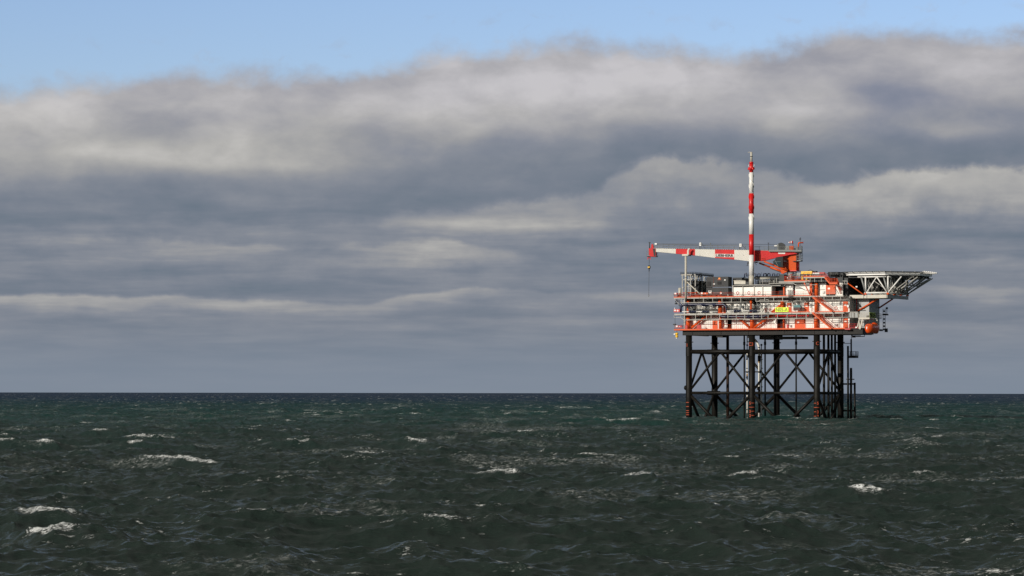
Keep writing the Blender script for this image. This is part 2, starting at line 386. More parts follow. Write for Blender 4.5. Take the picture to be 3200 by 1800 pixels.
# hanging tray rails below the decks
def tray(x0, x1, yr, ztop, sp, lean=True):
    mb = MB(); zr = Zy(yr); a = Ux(x0); b = Ux(x1)
    mb.cyl((a, VE+.1, zr), (b, VE+.1, zr), .09, 8); mb.cyl((a, VE+.9, zr+.1), (b, VE+.9, zr+.1), .07, 8)
    u = a
    while u < b+.01:
        mb.box(u-.06, u+.06, VE+.02, VE+.14, zr, ztop-.3); mb.box(u-.04, u+.04, VE+.1, VE+.95, zr-.05, zr+.03); u += sp
    return mb
T.part('pipe_tray', tray(2222, 2395, 997, Z2, 2.2), 'steel'); T.part('pipe_tray', tray(2400, 2555, 996.5, Z2, 2.45), 'steel'); T.part('pipe_tray', tray(2139, 2215, 998, Z2, 2.9), 'steel')
T.part('pipe_tray', tray(2140, 2335, 944, Z3, 2.45), 'steel'); T.part('pipe_tray', tray(2362, 2530, 942, Z3, 2.3), 'steel'); T.part('pipe_tray', tray(2575, 2650, 941, Z3, 2.1), 'steel'); T.part('pipe_tray', tray(2575, 2655, 995, Z2, 2.3), 'steel')
mb = MB(); mb.bar(q(G, 385, 905, VE+.1), q(G, 490, 975, VE+.1), .12); mb.bar(q(G, 215, 905, VE+.1), q(G, 385, 905, VE+.1), .1); mb.bar(q(G, 215, 850, VE+.1), q(G, 215, 905, VE+.1), .1); mb.bar(q(G, 378, 850, VE+.1), q(G, 378, 905, VE+.1), .1)
T.part('corner_bracket', mb, 'steel')
mb = MB()
for x0, x1, y in ((G(400, 0)[0], G(520, 0)[0], 0),): mb.bar(q(G, 405, 425, VE+.2), q(G, 405, 520, VE+.2), .12); mb.bar(q(G, 480, 425, VE+.2), q(G, 480, 520, VE+.2), .12); mb.bar(q(G, 395, 522, VE+.2), q(G, 530, 522, VE+.2), .1)
mb.bar(q(G, 215, 430, VE+.1), q(G, 330, 560, VE+.1), .08); mb.bar(q(G, 280, 500, VE+.1), q(G, 345, 585, VE+.1), .1); mb.bar(q(G, 365, 500, VE+.1), q(G, 445, 590, VE+.1), .1)
T.part('corner_bracket', mb, 'steel')
# walls
U0W = Ux(2158, WV)
T.part('wall', MB().corr(U0W, Ux(2273, WV), WV, Z1, Z2-.45), 'white')
T.part('wall', MB().corr(Ux(2287, WV), Ux(2428, WV), WV, Z1, Z2-.45), 'white')
T.part('wall', MB().corr(Ux(2451, WV), UR, WV, Z1, Z2-.45, pitch=1.4, dep=.03), 'white')
T.part('wall', MB().corr(Ux(2172, WV+1), Ux(2262, WV+1), WV+1, Z2, Z3-.35), 'white')
T.part('wall', MB().corr(Ux(2268, WV+.6), Ux(2352, WV+.6), WV+.6, Z2, Z3-.35), 'white')
T.part('wall', MB().corr(Ux(2375, WV+.4), Ux(2448, WV+.4), WV+.4, Z2, Z3-.35), 'white')
T.part('wall', MB().corr(Ux(2452, WV), UR, WV, Z2, Z3-.35, pitch=1.4, dep=.03), 'white')
T.part('bulkhead', MB().box(Ux(2140, 4), UR-.6, 4, 4.3, Z1, Z3-.4), 'dgrey')
T.part('side_wall', MB().box(UR-.3, UR, WV+.3, 4.5, Z1, Z3-.1), 'grey')
T.part('rear_wall', MB().box(Ux(2140, 4), UR, VB-.6, VB-.2, Z1, Z3-.4), 'grey')
T.part('side_wall', MB().box(Ux(2140, 4)-.3, Ux(2140, 4), 4, VB-.2, Z1, Z3-.4), 'grey')
# stair tower / service block on the right
T.part('service_block', MB().box(UR-.5, UTW, 4.5, 12, Z1-.02, Zy(931, 4.5)), 'grey')
# columns
for x, w, v, za, zb in ((2150.5, .53, 0, Z1, Z2-.4), (2251, .36, 0, Z1, Z2-.4), (2350, .53, 0, Z1, Z2-.4), (2550, .5, .2, Z1, Z2-.4), (2449, .2, .5, Z1, Z2-.4),
                     (2152, .5, 0, Z2, Z3-.3), (2250, .52, 0, Z2, Z3-.3), (2347, .3, 0, Z2, Z3-.3), (2550.5, .42, .2, Z2, Z3-.3), (2445, .45, .3, Z2, Z3-.3)):
    u = Ux(x, v); T.part('column', MB().cyl((u, v, za), (u, v, zb), w, 20), 'orange')
for x in (2150.5, 2350, 2550): T.part('column', MB().cyl((Ux(x, DV), DV, Z1), (Ux(x, DV), DV, Z3), .5, 16), 'orange')
def brace(a, b, r, m='orange'): T.part('diagonal_brace', MB().cyl(a, b, r, 14), m)
brace(q(G, 650, 1165, 0), q(G, 1040, 850, 0), .3); brace(q(H, 440, 1235, 0), q(H, 215, 1040, 0), .28); brace(q(H, 520, 1235, 0), q(H, 880, 975, 0), .28)
brace(q(H, 860, 940, 0), q(H, 1075, 765, 0), .3); brace(q(G, 1200, 650, 0), q(G, 1320, 590, 0), .2); brace(q(G, 1420, 590, 0), q(G, 1580, 700, 0), .2)
# openings and doors
def rect(x0, y0, x1, y1, v, d): a = P(x0, y0, v); b = P(x1, y1, v); return MB().box(a.x, b.x, v, v+d, a.z, b.z)
def door(x0, y0, x1, y1, v, m='orange', plate=True, handle=True):
    o = T.part('door', rect(x0, y0, x1, y1, v-.06, .08), m)
    a = P(x0, y0, v-.06); b = P(x1, y1, v-.06)
    fr = MB(); 
    for uu in (a.x-.06, b.x+.0): fr.box(uu, uu+.06, v-.1, v+.02, b.z, a.z)
    fr.box(a.x-.06, b.x+.06, v-.1, v+.02, a.z, a.z+.07); T.part('frame', fr, m, o)
    if plate:
        cx = a.x+(b.x-a.x)*(.3 if b.x-a.x > 2 else .5); T.part('notice', MB().box(cx-.28, cx+.28, v-.08, v-.06, a.z-.95, a.z-.55), 'white', o)
    if handle: T.part('handle', MB().box(b.x-.25, b.x-.1, v-.14, v-.06, (a.z+b.z)/2-.05, (a.z+b.z)/2+.05), 'galv', o)
    return o
def dr(c, x0, y0, x1, y1, v, **k): a = c(x0, y0); b = c(x1, y1); return door(a[0], a[1], b[0], b[1], v, **k)
dr(G, 1185, 982, 1300, 1190, WV, plate=False); dr(Fc, 268, -10, 460, 160, WV); dr(I, 1060, 1060, 1140, 1240, WV)
dr(H, 1148, 765, 1225, 935, WV); dr(I, 325, 762, 405, 920, WV); dr(I, 1058, 745, 1140, 930, WV)
for x0, x1, za, zb in ((2273, 2287, Z1, Z2), (2428, 2447, Z1, Z2), (2352, 2375, Z2, Z3)):
    T.part('opening', MB().box(Ux(x0, 2.2), Ux(x1, 2.2), 2.2, 2.4, za, zb-.4), 'black')  # black sheets behind the gaps, interior shade put into colour
# dark doorway inside middle level, its shade put into a black sheet
T.part('dark_doorway', rect(*H(540, 785), *H(625, 850), WV+.3, .1), 'black')
# ---- railings
def rl(x0, x1, z, m, v=VE+.02, r=.022, h=1.05): T.part('railing', railing(MB(), (Ux(x0, v), v, z), (Ux(x1, v), v, z), h, r, kick=False), m)
for x0, x1 in ((2108, 2148), (2150, 2222), (2224, 2300), (2302, 2408), (2410, 2484), (2520, 2655)): rl(x0, x1, Z1, 'rail')
for x0, x1 in ((2107, 2145), (2146, 2210), (2211, 2288), (2290, 2350), (2351, 2412), (2413, 2530)): rl(x0, x1, Z3+.05, 'rail')
for x0, x1 in ((2144, 2244), (2268, 2388)): rl(x0, x1, Z2+.3, 'galv', r=.022, h=1.3)
for x0, x1 in ((2245, 2267), (2390, 2420), (2476, 2535), (2560, 2655)): rl(x0, x1, Z2, 'rail')
rl(2572, 2634, Z3, 'steel', r=.04)
T.part('railing', railing(MB(), (UL, VE+.05, Z1), (UL, 6, Z1), 1.05), 'rail'); T.part('railing', railing(MB(), (UL, VE+.05, Z3), (UL, 12, Z3), 1.05), 'rail')
T.part('railing', railing(MB(), (UR-.1, VE+.05, Z1), (UR-.1, .8, Z1), 1.05), 'rail')
T.part('railing', railing(MB(), (UR, -.3, Z1-.03), (P(2690, 1030, -.3).x, -.3, Z1-.03), 1.05), 'signalred')
# dark cable trays along the upper railing
T.part('cable_tray', MB().box(UL-.2, Ux(2292), VE-.2, VE-.1, Z3+.55, Z3+.7), 'dgrey'); T.part('cable_tray', MB().box(Ux(2292), Ux(2530), VE-.2, VE-.12, Z3+.42, Z3+.5), 'dgrey')
rq = random.Random(4)
for k in range(12):
    x0 = rq.uniform(2110, 2285); x1 = min(2292, x0+rq.uniform(15, 60)); v = rq.uniform(-1.8, -.8); z = Z3+rq.uniform(.15, 1.2)
    T.part('fire_pipe', MB().cyl((Ux(x0, v), v, z), (Ux(x1, v), v, z), rq.choice([.05, .08, .11]), 7), rq.choice(['rail', 'signalred', 'ink', 'rail', 'galv']))
for k in range(10):
    x0 = rq.uniform(2112, 2290); v = rq.uniform(-1.8, -.8); h_ = rq.uniform(.5, 1.3)
    T.part('valve_post', MB().box(Ux(x0, v), Ux(x0, v)+rq.uniform(.15, .5), v, v+.3, Z3, Z3+h_), rq.choice(['rail', 'signalred', 'ink', 'dgrey', 'mwhite']))
# ---- stairs
def stair(a, b, v, w=.9):
    a = Vector(a); b = Vector(b); n = int(abs(a.z-b.z)/.22); st = []
    g = MB()
    for vv in (v, v+w):
        g.bar((a.x, vv, a.z), (b.x, vv, b.z), .06, .3)
    for i in range(1, n):
        p = a.lerp(b, i/n); g.box(p.x-.13, p.x+.13, v+.04, v+w-.04, p.z-.02, p.z+.02)
    o = T.part('stair', g, 'orange')
    h = MB()
    for vv in (v, v+w):
        for k in (.5, 1.1): h.cyl((a.x, vv, a.z+k), (b.x, vv, b.z+k), .025, 5)
        for i in range(7): p = a.lerp(b, i/6); h.cyl((p.x, vv, p.z), (p.x, vv, p.z+1.1), .03, 5)
    T.part('handrail', h, 'rail', o)
stair(q(I, 480, 660, -3.1), q(I, 845, 930, -3.1), -3.1); stair(q(I, 465, 945, -3.1), q(I, 830, 1250, -3.1), -3.1)
stair(q(I, 710, 290, -3.0), q(I, 800, 395, -3.0), -3.0)
a = q(I, 795, 385, -3.0); b_ = q(I, 945, 412, -3.0)
T.part('stair_landing', MB().box(a.x, b_.x, -3.0, -1.4, b_.z, a.z), 'orange'); T.part('railing', railing(MB(), (a.x, -3, a.z), (b_.x, -3, a.z), 1.05, .035, .8), 'rail')
stair(q(I, 925, 400, -1.2), q(I, 1010, 600, -1.2), -1.2)
# ---- third level rooms
ZT = Zy(892.5, -.5)
u0, u1 = Ux(2289.5, -.5), Ux(2412, -.5)
cab = T.part('equipment_room', MB().box(u0, u1, -.4, 6, Z3, ZT-.35), 'white', label='row of four white panels under a grey beam')
for x in (2290.5, 2321.5, 2357, 2383.5, 2411): T.part('panel_post', MB().box(Ux(x, -.5)-.12, Ux(x, -.5)+.12, -.55, -.4, Z3, ZT-.2), 'steel', cab)
T.part('top_beam', MB().box(Ux(2288, -.5), Ux(2440, -.5), -.6, -.3, ZT-.16, ZT), 'steel', cab)
T.part('roof', MB().box(Ux(2288, -.5), Ux(2448, -.5), -.28, 8, ZT-.3, ZT-.1), 'dgrey', cab)
mb = MB(); mb.box(Ux(2447.5, .3), Ux(2451, .3), .3, .8, Z3, ZT-.3); T.part('column', mb, 'orange')
T.part('opening', MB().box(Ux(2412, 2), Ux(2449, 2), 2, 2.2, Z3, ZT-.3), 'black')  # black sheet, the gap's interior shade put into its colour
for x0, x1, m in ((2451, 2479, 'white'), (2485, 2530, 'white'), (2556, 2582, 'white'), (2538, 2545, 'grey'), (2611, 2634, 'white')):
    T.part('wall', MB().corr(Ux(x0, WV), Ux(x1, WV), WV, Z3, Zy(888, WV), pitch=1.6, dep=.03), m)
T.part('bulkhead', MB().box(Ux(2450, 2), Ux(2650, 2), 2, 2.3, Z3, Zy(872, WV)), 'dgrey')
T.part('column', MB().cyl((Ux(2550.5, 0), .2, Z3), (Ux(2550.5, 0), .2, Zy(888, .2)), .42, 18), 'orange')
T.part('column', MB().box(Ux(2530, -.6), Ux(2537, -.6), -.6, 0, Z3, Zy(884, -.6)), 'orange')
T.part('diagonal_brace', MB().bar(q(I, 320, 380, -1.5), q(I, 425, 605, -1.5), .22), 'orange')
dr(I, 735, 435, 905, 600, WV-.2)
T.part('diagonal_brace', MB().bar(q(I, 835, 430, -.4), q(I, 910, 560, -.4), .12), 'orange')
T.part('door', rect(*I(990, 470), *I(1045, 600), WV+.2, .1), 'orange')
# upper side block under the helideck
us = P(2634, 900, 1.5).x
T.part('upper_block', MB().box(us-1.5, us, 1.5, VB-3, Z3, Zy(858, 2)), 'dgrey', label='dark shaded block below the helideck')  # dark wall with the helideck's shade put into its grey
mb = MB(); 
for k in range(4): mb.box(us, us+.06, 2.4+k*3.3, 4.6+k*3.3, Z3+1.7, Z3+3.1)
T.part('window_louvres', mb, 'black')
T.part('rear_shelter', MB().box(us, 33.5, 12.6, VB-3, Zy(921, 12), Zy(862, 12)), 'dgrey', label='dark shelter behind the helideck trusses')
# crane deck and upper walkways
zc1 = Zy(880.5); zc2 = Zy(868.5)
T.part('deck', MB().box(Ux(2434, -1.5), Ux(2532, -1.5), -1.5, 12, zc1-.3, zc1), 'steel', label='grey crane deck')
T.part('deck', MB().box(Ux(2511), Ux(2578), VE, 8, zc2-.28, zc2), 'steel', label='highest grey walkway')
T.part('deck_edge', MB().box(Ux(2451, -1.55), Ux(2530, -1.55), -1.56, -1.505, zc1, zc1+.25), 'orange'); T.part('deck_edge', MB().box(Ux(2512), Ux(2577), VE-.05, VE-.003, zc2, zc2+.22), 'orange')
T.part('railing', railing(MB(), (Ux(2451, -1.5), -1.5, zc1), (Ux(2512, -1.5), -1.5, zc1), 1.1, .04), 'rail')
T.part('railing', railing(MB(), (Ux(2512), VE, zc2), (Ux(2578), VE, zc2), 1.05, .04), 'rail')
T.part('cable_tray', MB().box(Ux(2514), Ux(2580), VE-.15, VE-.06, zc2+.5, zc2+.75), 'dgrey')
T.part('under_beam', MB().box(Ux(2536, -1), Ux(2600, -1), -1, 7.5, zc2-1.15, zc2-.3), 'dgrey'); T.part('wall_header', MB().box(Ux(2451, WV), us-1.5, WV, WV+.5, Zy(888, WV)+.01, Zy(880, WV)), 'dgrey')
mb = MB()
for x in (2517, 2531, 2545, 2566): mb.box(Ux(x), Ux(x+1.2), VE+.05, VE+.2, zc2-1.2, zc2-.28)
mb.bar(q(I, 340, 345, VE), q(I, 420, 345, VE), .1); mb.bar(q(I, 355, 400, VE), q(I, 420, 400, VE), .12); mb.bar(q(I, 190, 430, VE), q(I, 560, 420, VE), .1); mb.bar(q(I, 0, 395, VE), q(I, 110, 395, VE), .14); mb.bar(q(I, 110, 395, VE), q(I, 180, 430, VE), .14)
T.part('hanger_frame', mb, 'steel')
# pipes above the rooms
T.part('pipe', MB().path([q(H, 110, 440, -1), q(H, 560, 425, -1), q(H, 980, 410, -1)], .1, 8), 'steel'); T.part('pipe', MB().path([q(H, 800, 400, -1.4), q(H, 1255, 395, -1.4), q(H, 1325, 430, -1.4)], .1, 8), 'steel')
for (x0, x1, y, r, m) in ((590, 830, 298, .16, 'cream'), (600, 840, 345, .1, 'steel'), (545, 1000, 368, .09, 'steel'), (140, 360, 345, .12, 'cream'), (545, 800, 318, .12, 'galv'), (550, 1050, 272, .14, 'dgrey'), (150, 430, 415, .08, 'galv'), (560, 900, 395, .08, 'dgrey')):
    T.part('pipe', MB().cyl(q(H, x0, y, 3), q(H, x1, y, 3), r, 8), m)
T.part('roof_equipment', rect(*H(145, 350), *H(360, 408), 3, 2.5), 'cream'); T.part('roof_equipment', rect(*H(370, 370), *H(430, 425), 3, 2), 'dgrey')
for k in range(7):
    x = 600+k*48; T.part('roof_equipment', rect(*H(x, 350+random.randint(-25, 25)), *H(x+random.randint(12, 35), 425), 4, 1.5), random.choice(['dgrey', 'dgrey', 'galv', 'navy', 'steel']))
for k in range(12):
    x = 130+k*13; y0 = 305+random.randint(0, 20)
T.part('roof_module', rect(*H(820, 272), *H(1085, 425), 5, 5), 'dgrey'); T.part('roof_module', rect(*H(1000, 240), *H(1085, 300), 5.5, 3), 'dgrey')
T.part('roof_module', rect(*H(540, 262), *H(1000, 300), 7, 3), 'dgrey')
for k in range(16):
    x = 560+k*32+random.randint(-5, 5); T.part('pipe', MB().cyl(q(H, x, 425, 2.6), q(H, x+random.randint(-3, 3), random.randint(290, 350), 2.6), random.choice([.05, .07, .1]), 6), random.choice(['steel', 'galv', 'dgrey', 'dgrey', 'navy']))
rc = random.Random(21)  # extra dark pipework, its tones also deepening the shade under the decks
for zt_, k_ in ((Z3, 'upper'), (Z2, 'middle')):
    for k in range(9):
        x0 = rc.uniform(2140, 2560); x1 = min(2650, x0+rc.uniform(40, 150)); z = zt_-rc.uniform(.5, 1.35); v = rc.uniform(-.6, .5)
        T.part('conduit', MB().cyl((Ux(x0, v), v, z), (Ux(x1, v), v, z), rc.choice([.05, .08, .12]), 6), rc.choice(['ink', 'dgrey', 'dgrey', 'galv', 'steel']))
    for k in range(15):
        x = rc.uniform(2145, 2645); v = rc.uniform(-.3, .6); h_ = rc.uniform(.8, 3.2)
        T.part('conduit', MB().cyl((Ux(x, v), v, zt_-.4), (Ux(x, v), v, zt_-.4-h_), rc.choice([.04, .06, .1]), 6), rc.choice(['ink', 'dgrey', 'galv', 'steel']))
    for k in range(8):
        x = rc.uniform(2150, 2640); z = zt_-rc.uniform(.6, 1.6); w_ = rc.uniform(.4, 1.4)
        T.part('junction_box', MB().box(Ux(x, .2), Ux(x, .2)+w_, .2, .6, z, z+rc.uniform(.3, .7)), rc.choice(['ink', 'dgrey', 'galv']))
# --------------- equipment rows on the middle deck (small process gear)
rnd = random.Random(11)
def tank(x, y0, y1, r, v, label, mat='cream', grp=None, cap=True):
    a = P(x, y1, v); zt = P(x, y0, v).z
    mb = MB().cyl((a.x, v, a.z+.3), (a.x, v, zt-.2), r, 16); mb.sphere((a.x, v, zt-.2), r, 16, 8, (1, 1, .5)); mb.sphere((a.x, v, a.z+.3), r, 16, 8, (1, 1, .5))
    t = Thing('pressure_vessel', label, 'vessel', (a.x, v, a.z), grp); t.part('shell', mb, mat)
    t.part('nozzle', MB().cyl((a.x, v, zt), (a.x, v, zt+.35), .09, 8).cyl((a.x, v, zt+.3), (a.x, v, zt+.36), .17, 10), 'galv')
    for s_ in (-1, 1): t.part('leg', MB().box(a.x+s_*r*.7-.05, a.x+s_*r*.7+.05, v-.06, v+.06, a.z, a.z+.6), 'steel')
tank(H(208, 0)[0], H(0, 790)[1], H(0, 860)[1], .2, .6, 'slim cream vessel left of the short central orange column on the middle deck')
tank(H(510, 0)[0], H(0, 780)[1], H(0, 860)[1], .22, .6, 'slim cream vessel right of the short central orange column on the middle deck')
a = q(G, 1350, 425, .4)
single('vent_hood', MB().cyl((a.x, .4, Z3-.35), (a.x, .4, q(G, 0, 470, .4).z), .55, 20).cyl((a.x, .4, q(G, 0, 470, .4).z), (a.x, .4, q(G, 0, 520, .4).z), .55, 20, .85), 'galv', 'silver flared hood hanging under the upper deck above the left orange column', 'vent hood', (a.x, .4, Z3-.35))
# process skids: clusters of thin pipes, valves and posts behind the rails
skids = [(2150, 2195, 'left of the row of navy valves'), (2198, 2240, 'just left of the braced orange column'), (2268, 2296, 'just right of the braced orange column'), (2300, 2340, 'left of the short central column'), (2362, 2392, 'right of the short central column')]
for (x0, x1, where) in skids:
    t = Thing('process_skid', 'skid of thin grey pipes and valves '+where+', middle deck', 'pipe skid', (Ux(x0, -.9), -.9, Z2), 'pipe skids on the middle deck')
    u0, u1 = Ux(x0, -.9), Ux(x1, -.9)
    t.part('base_frame', MB().box(u0, u1, -1.3, .3, Z2-.02, Z2+.15), 'steel')
    for k in range(9):
        u = rnd.uniform(u0, u1); h = rnd.uniform(.8, 2.9); v = rnd.uniform(-1.2, .1); w = rnd.choice([-.6, .6, .9, -.9, 0])
        mb = MB().path([(u, v, Z2+.1), (u, v, Z2+h-.15), (u+w*.15, v, Z2+h), (u+w, v, Z2+h)] if w else [(u, v, Z2), (u, v, Z2+h)], rnd.choice([.04, .05, .07]), 6)
        t.part('pipe', mb, rnd.choice(['galv', 'steel', 'dgrey', 'dgrey', 'galv']))
    for k in range(4):
        u = rnd.uniform(u0+.3, u1-.3); z = Z2+rnd.uniform(.9, 2.2); v = -1.25
        t.part('valve', MB().cyl((u-.18, v, z), (u+.18, v, z), .15, 10).cyl((u, v, z), (u, v, z+.4), .05, 6).cyl((u, v, z+.38), (u, v, z+.42), .16, 10), rnd.choice(['dgrey', 'navy', 'galv']))
    for k in range(3):
        u = rnd.uniform(u0, u1-.6); z = Z2+rnd.uniform(.4, 1.7); w = rnd.uniform(.35, .8)
        t.part('instrument_box', MB().box(u, u+w, -1.0, -.5, z, z+rnd.uniform(.3, .7)), rnd.choice(['galv', 'steel', 'dgrey', 'cream']))
    t.part('header', MB().cyl((u0, -1.1, Z2+1.75), (u1, -1.1, Z2+1.75), .07, 8), 'galv')
# navy pipelines
VP = VE-.45
def pipeline(label, pts, r, cat='pipe', flanges=(), mat='navy', fm='navy', fl=.22, fr=1.5):
    pts = [Vector(p) for p in pts]
    t = Thing('pipeline', label, cat, pts[0]); t.part('pipe', MB().path(pts, r, 14), mat)
    for p in flanges:
        p = Vector(p); t.part('flange', MB().cyl(p-Vector((fl, 0, 0)), p+Vector((fl, 0, 0)), r*fr, 16), fm)
    return t
def bend(pts, rad, n=5):
    pts = [Vector(p) for p in pts]; out = [pts[0]]
    for i in range(1, len(pts)-1):
        a, b, c = pts[i-1], pts[i], pts[i+1]; d1 = (a-b).normalized(); d2 = (c-b).normalized(); r_ = min(rad, (a-b).length*.45, (c-b).length*.45)
        s0 = b+d1*r_; s1 = b+d2*r_
        for k in range(n+1):
            f = k/n; out.append(s0.lerp(b, f).lerp(b.lerp(s1, f), f))
    return out+[pts[-1]]
vv = VE+.4
pipeline('large navy pipe running high under the upper deck, bending down at both ends', bend([q(G, 385, 770, vv), q(G, 380, 640, vv), q(G, 430, 578, vv), q(G, 1470, 574, vv), q(G, 1530, 640, vv), q(G, 1520, 760, vv)], .5), .27, flanges=[q(G, x, 577, vv) for x in (540, 930, 985, 1210, 1240)])
t = pipeline('cluster of short navy pipes and joints at the left corner under the upper deck', bend([q(G, 250, 490, vv), q(G, 330, 480, vv), q(G, 400, 560, vv), q(G, 480, 600, vv)], .3), .22, flanges=[q(G, 275, 485, vv)])
t.part('pipe', MB().path(bend([q(G, 262, 545, vv), q(G, 330, 550, vv), q(G, 350, 610, vv), q(G, 440, 620, vv)], .3), .17, 10), 'navy'); t.part('pipe_end', MB().cyl(q(G, 262, 530, vv), q(G, 262, 570, vv), .3, 12), 'dgrey')
pipeline('navy pipe hanging below the middle deck, left of the red pipe', bend([q(G, 1370, 800, vv), q(G, 1370, 860, vv), q(G, 1450, 882, vv), q(H, 480, 1025, vv), q(H, 735, 1015, vv), q(H, 775, 965, vv)], .5), .24, flanges=[q(H, x, 1024, vv) for x in (0, 410, 440, 600)])
pipeline('dark red pipe hanging below the middle deck beneath the yellow sign', [q(H, 925, 1008, vv), q(H, 1560, 1006, vv)], .13, mat='signalred', fm='signalred', flanges=[q(H, 945, 1008, vv), q(H, 1540, 1006, vv)])
pipeline('white pipe dipping below the upper deck right of the central column', [q(H, 580, 745, vv), q(H, 640, 710, vv), q(H, 700, 712, vv), q(H, 780, 702, vv), q(H, 825, 738, vv)], .08, mat='steel', fm='steel')
for x0, x1, y, label, vs in ((415, 1310, 757, 'white pipe with two groups of navy valves on the left edge of the middle deck', ((590, 780), (930, 1115))),):
    t = Thing('valve_line', label, 'pipe', q(G, x0, y, vv), 'valve lines along the middle deck'); t.part('pipe', MB().cyl(q(G, x0, y, vv), q(G, x1, y, vv), .13, 12), 'mwhite')
    for a0, a1 in vs:
        st = (a1-a0)/4
        for k in range(4): t.part('valve', MB().cyl(q(G, a0+k*st, y, vv), q(G, a0+(k+.8)*st, y, vv), .33 if k % 2 == 0 else .24, 14).cyl(q(G, a0+(k+.4)*st, y-10, vv), q(G, a0+(k+.4)*st, y-38, vv), .1, 8), 'navy')
for x0, x1, y, label, vs in ((0, 690, 914, 'white pipe with two groups of navy valves left and right of the central column', ((145, 290), (440, 590))),):
    t = Thing('valve_line', label, 'pipe', q(H, x0, y, vv), 'valve lines along the middle deck'); t.part('pipe', MB().cyl(q(H, x0, y, vv), q(H, x1, y, vv), .13, 12), 'mwhite')
    for a0, a1 in vs:
        st = (a1-a0)/4
        for k in range(4): t.part('valve', MB().cyl(q(H, a0+k*st, y, vv), q(H, a0+(k+.8)*st, y, vv), .33 if k % 2 == 0 else .24, 14).cyl(q(H, a0+(k+.4)*st, y-8, vv), q(H, a0+(k+.4)*st, y-28, vv), .1, 8), 'navy')
# dark cable bundle / service riser crossing the upper railing
t = Thing('service_riser', 'black bundle of vertical cables crossing the upper deck edge above the yellow sign', 'cables', q(H, 1210, 740, VE-.3))
for k in range(7):
    x = 1172+k*13; t.part('cable', MB().cyl(q(H, x, 525+rnd.randint(0, 20), VE-.3), q(H, x, 735+rnd.randint(-15, 20), VE-.3), .055, 6), 'ink')
t.part('clamp_rail', MB().cyl(q(H, 1150, 525, VE-.35), q(H, 1270, 525, VE-.35), .07, 6), 'dgrey')
# ladders on walls, wall lamps, small cabinets
for n_, (c, x, y0, y1, v, lab) in enumerate(((Fc, 1100, -60, 140, WV-.4, 'black caged ladder on the lower white wall left of the corner door'), (I, 445, 770, 850, WV-.2, 'short black ladder beside the right door of the middle deck'), (H, 780, 740, 1020, VE-.15, 'tall grey ladder across the middle deck edge left of the yellow sign'), (Fc, 1150, -50, 60, WV-.4, 'small black bracket ladder nearest the lower corner door'))):
    a = q(c, x, y1, v); zt = q(c, x, y0, v).z
    single('ladder', ladder(MB(), a.x, v, a.z, zt, .4, .035), 'dgrey' if n_ != 2 else 'galv', lab, 'ladder', a)
single('pipe_bridge', MB().bar(q(I, 295, 708, VE-.1), q(I, 470, 722, VE-.1), .12).bar(q(I, 300, 705, VE-.1), q(I, 300, 860, VE-.1), .1).bar(q(I, 470, 720, VE-.1), q(I, 470, 920, VE-.1), .1), 'ink', 'black goalpost pipe frame around the right door of the middle deck', 'pipe frame', q(I, 300, 860, VE-.1))
# control panel hood
a = q(I, 115, 905, -1.2); b_ = q(I, 245, 800, -1.2)
t = Thing('control_cabinet', 'dark cabinet with a sloping teal hood on the middle deck right of the yellow sign', 'cabinet', a)
t.part('cabinet', MB().box(a.x, b_.x, -1.2, -.2, a.z, q(I, 0, 850, -1.2).z), 'dgrey')
t.part('hood', MB().prism([q(I, 115, 850, -1.25), q(I, 135, 802, -.9), q(I, 235, 802, -.9), q(I, 262, 850, -1.25)], (0, .25, .0)), 'teal')
t.part('hood_side', MB().prism([q(I, 235, 802, -.85), q(I, 285, 850, -.8), q(I, 262, 850, -1.2)], (.03, .2, 0)), 'dgrey')
# fire / lifebuoy boxes
def firebox(c, x0, y0, x1, y1, v, label, m='signalred', mark=True):
    a = q(c, x0, y1, v); b = q(c, x1, y0, v)
    t = Thing('safety_box', label, 'safety box', a, 'red and white safety boxes'); t.part('box', MB().box(a.x, b.x, v, v+.5, a.z, b.z), m)
    if mark:
        cx = (a.x*.35+b.x*.65); cz = (a.z+b.z)/2; s_ = (b.z-a.z)*.33
        t.part('cross', MB().box(cx-s_, cx+s_, v-.02, v, cz-s_*.3, cz+s_*.3).box(cx-s_*.3, cx+s_*.3, v-.024, v-.001, cz-s_, cz+s_), 'mwhite')
        t.part('notice', MB().box(a.x+.1, a.x+.55, v-.02, v, cz-.1, cz+.25), 'mwhite')
firebox(G, 205, 690, 355, 770, VE-.05, 'red box with white cross at the left end of the middle deck')
firebox(G, 250, 1110, 405, 1150, VE-.05, 'red board with white cross at the left end of the lowest deck')
firebox(G, 490, 1095, 545, 1190, VE+.4, 'plain red box just left of the leftmost lower column', mark=False)
firebox(G, 790, 1095, 885, 1190, VE+.6, 'plain red box just right of the leftmost lower column', mark=False)
firebox(G, 880, 275, 1060, 322, VE-.25, 'orange red board with white cross on the upper railing', 'orange')
firebox(G, 215, 288, 290, 325, VE-.25, 'small red box at the far left end of the upper railing')
firebox(Fc, 107, 82, 137, 145, WV-.3, 'small red box on the lower white wall left of the wide orange door', mark=False)
firebox(Fc, 1207, 158, 1310, 183, VE-.3, 'long low red box under the corner door at the lowest deck edge', mark=False)
firebox(G, 1370, 278, 1415, 300, VE-.25, 'small white plate on the upper railing below the dark containers', 'mwhite', False)
a = q(G, 1080, 262, -1.6); b_ = q(G, 1150, 222, -1.6)
t = Thing('cable_reel', 'small white box with round opening on the upper deck below the containers', 'reel', a); t.part('box', MB().box(a.x, b_.x, -1.6, -1, Z3, b_.z), 'mwhite'); t.part('opening', MB().cyl(((a.x+b_.x)/2, -1.65, (a.z+b_.z)/2), ((a.x+b_.x)/2, -1.6, (a.z+b_.z)/2), .2, 12), 'dgrey')
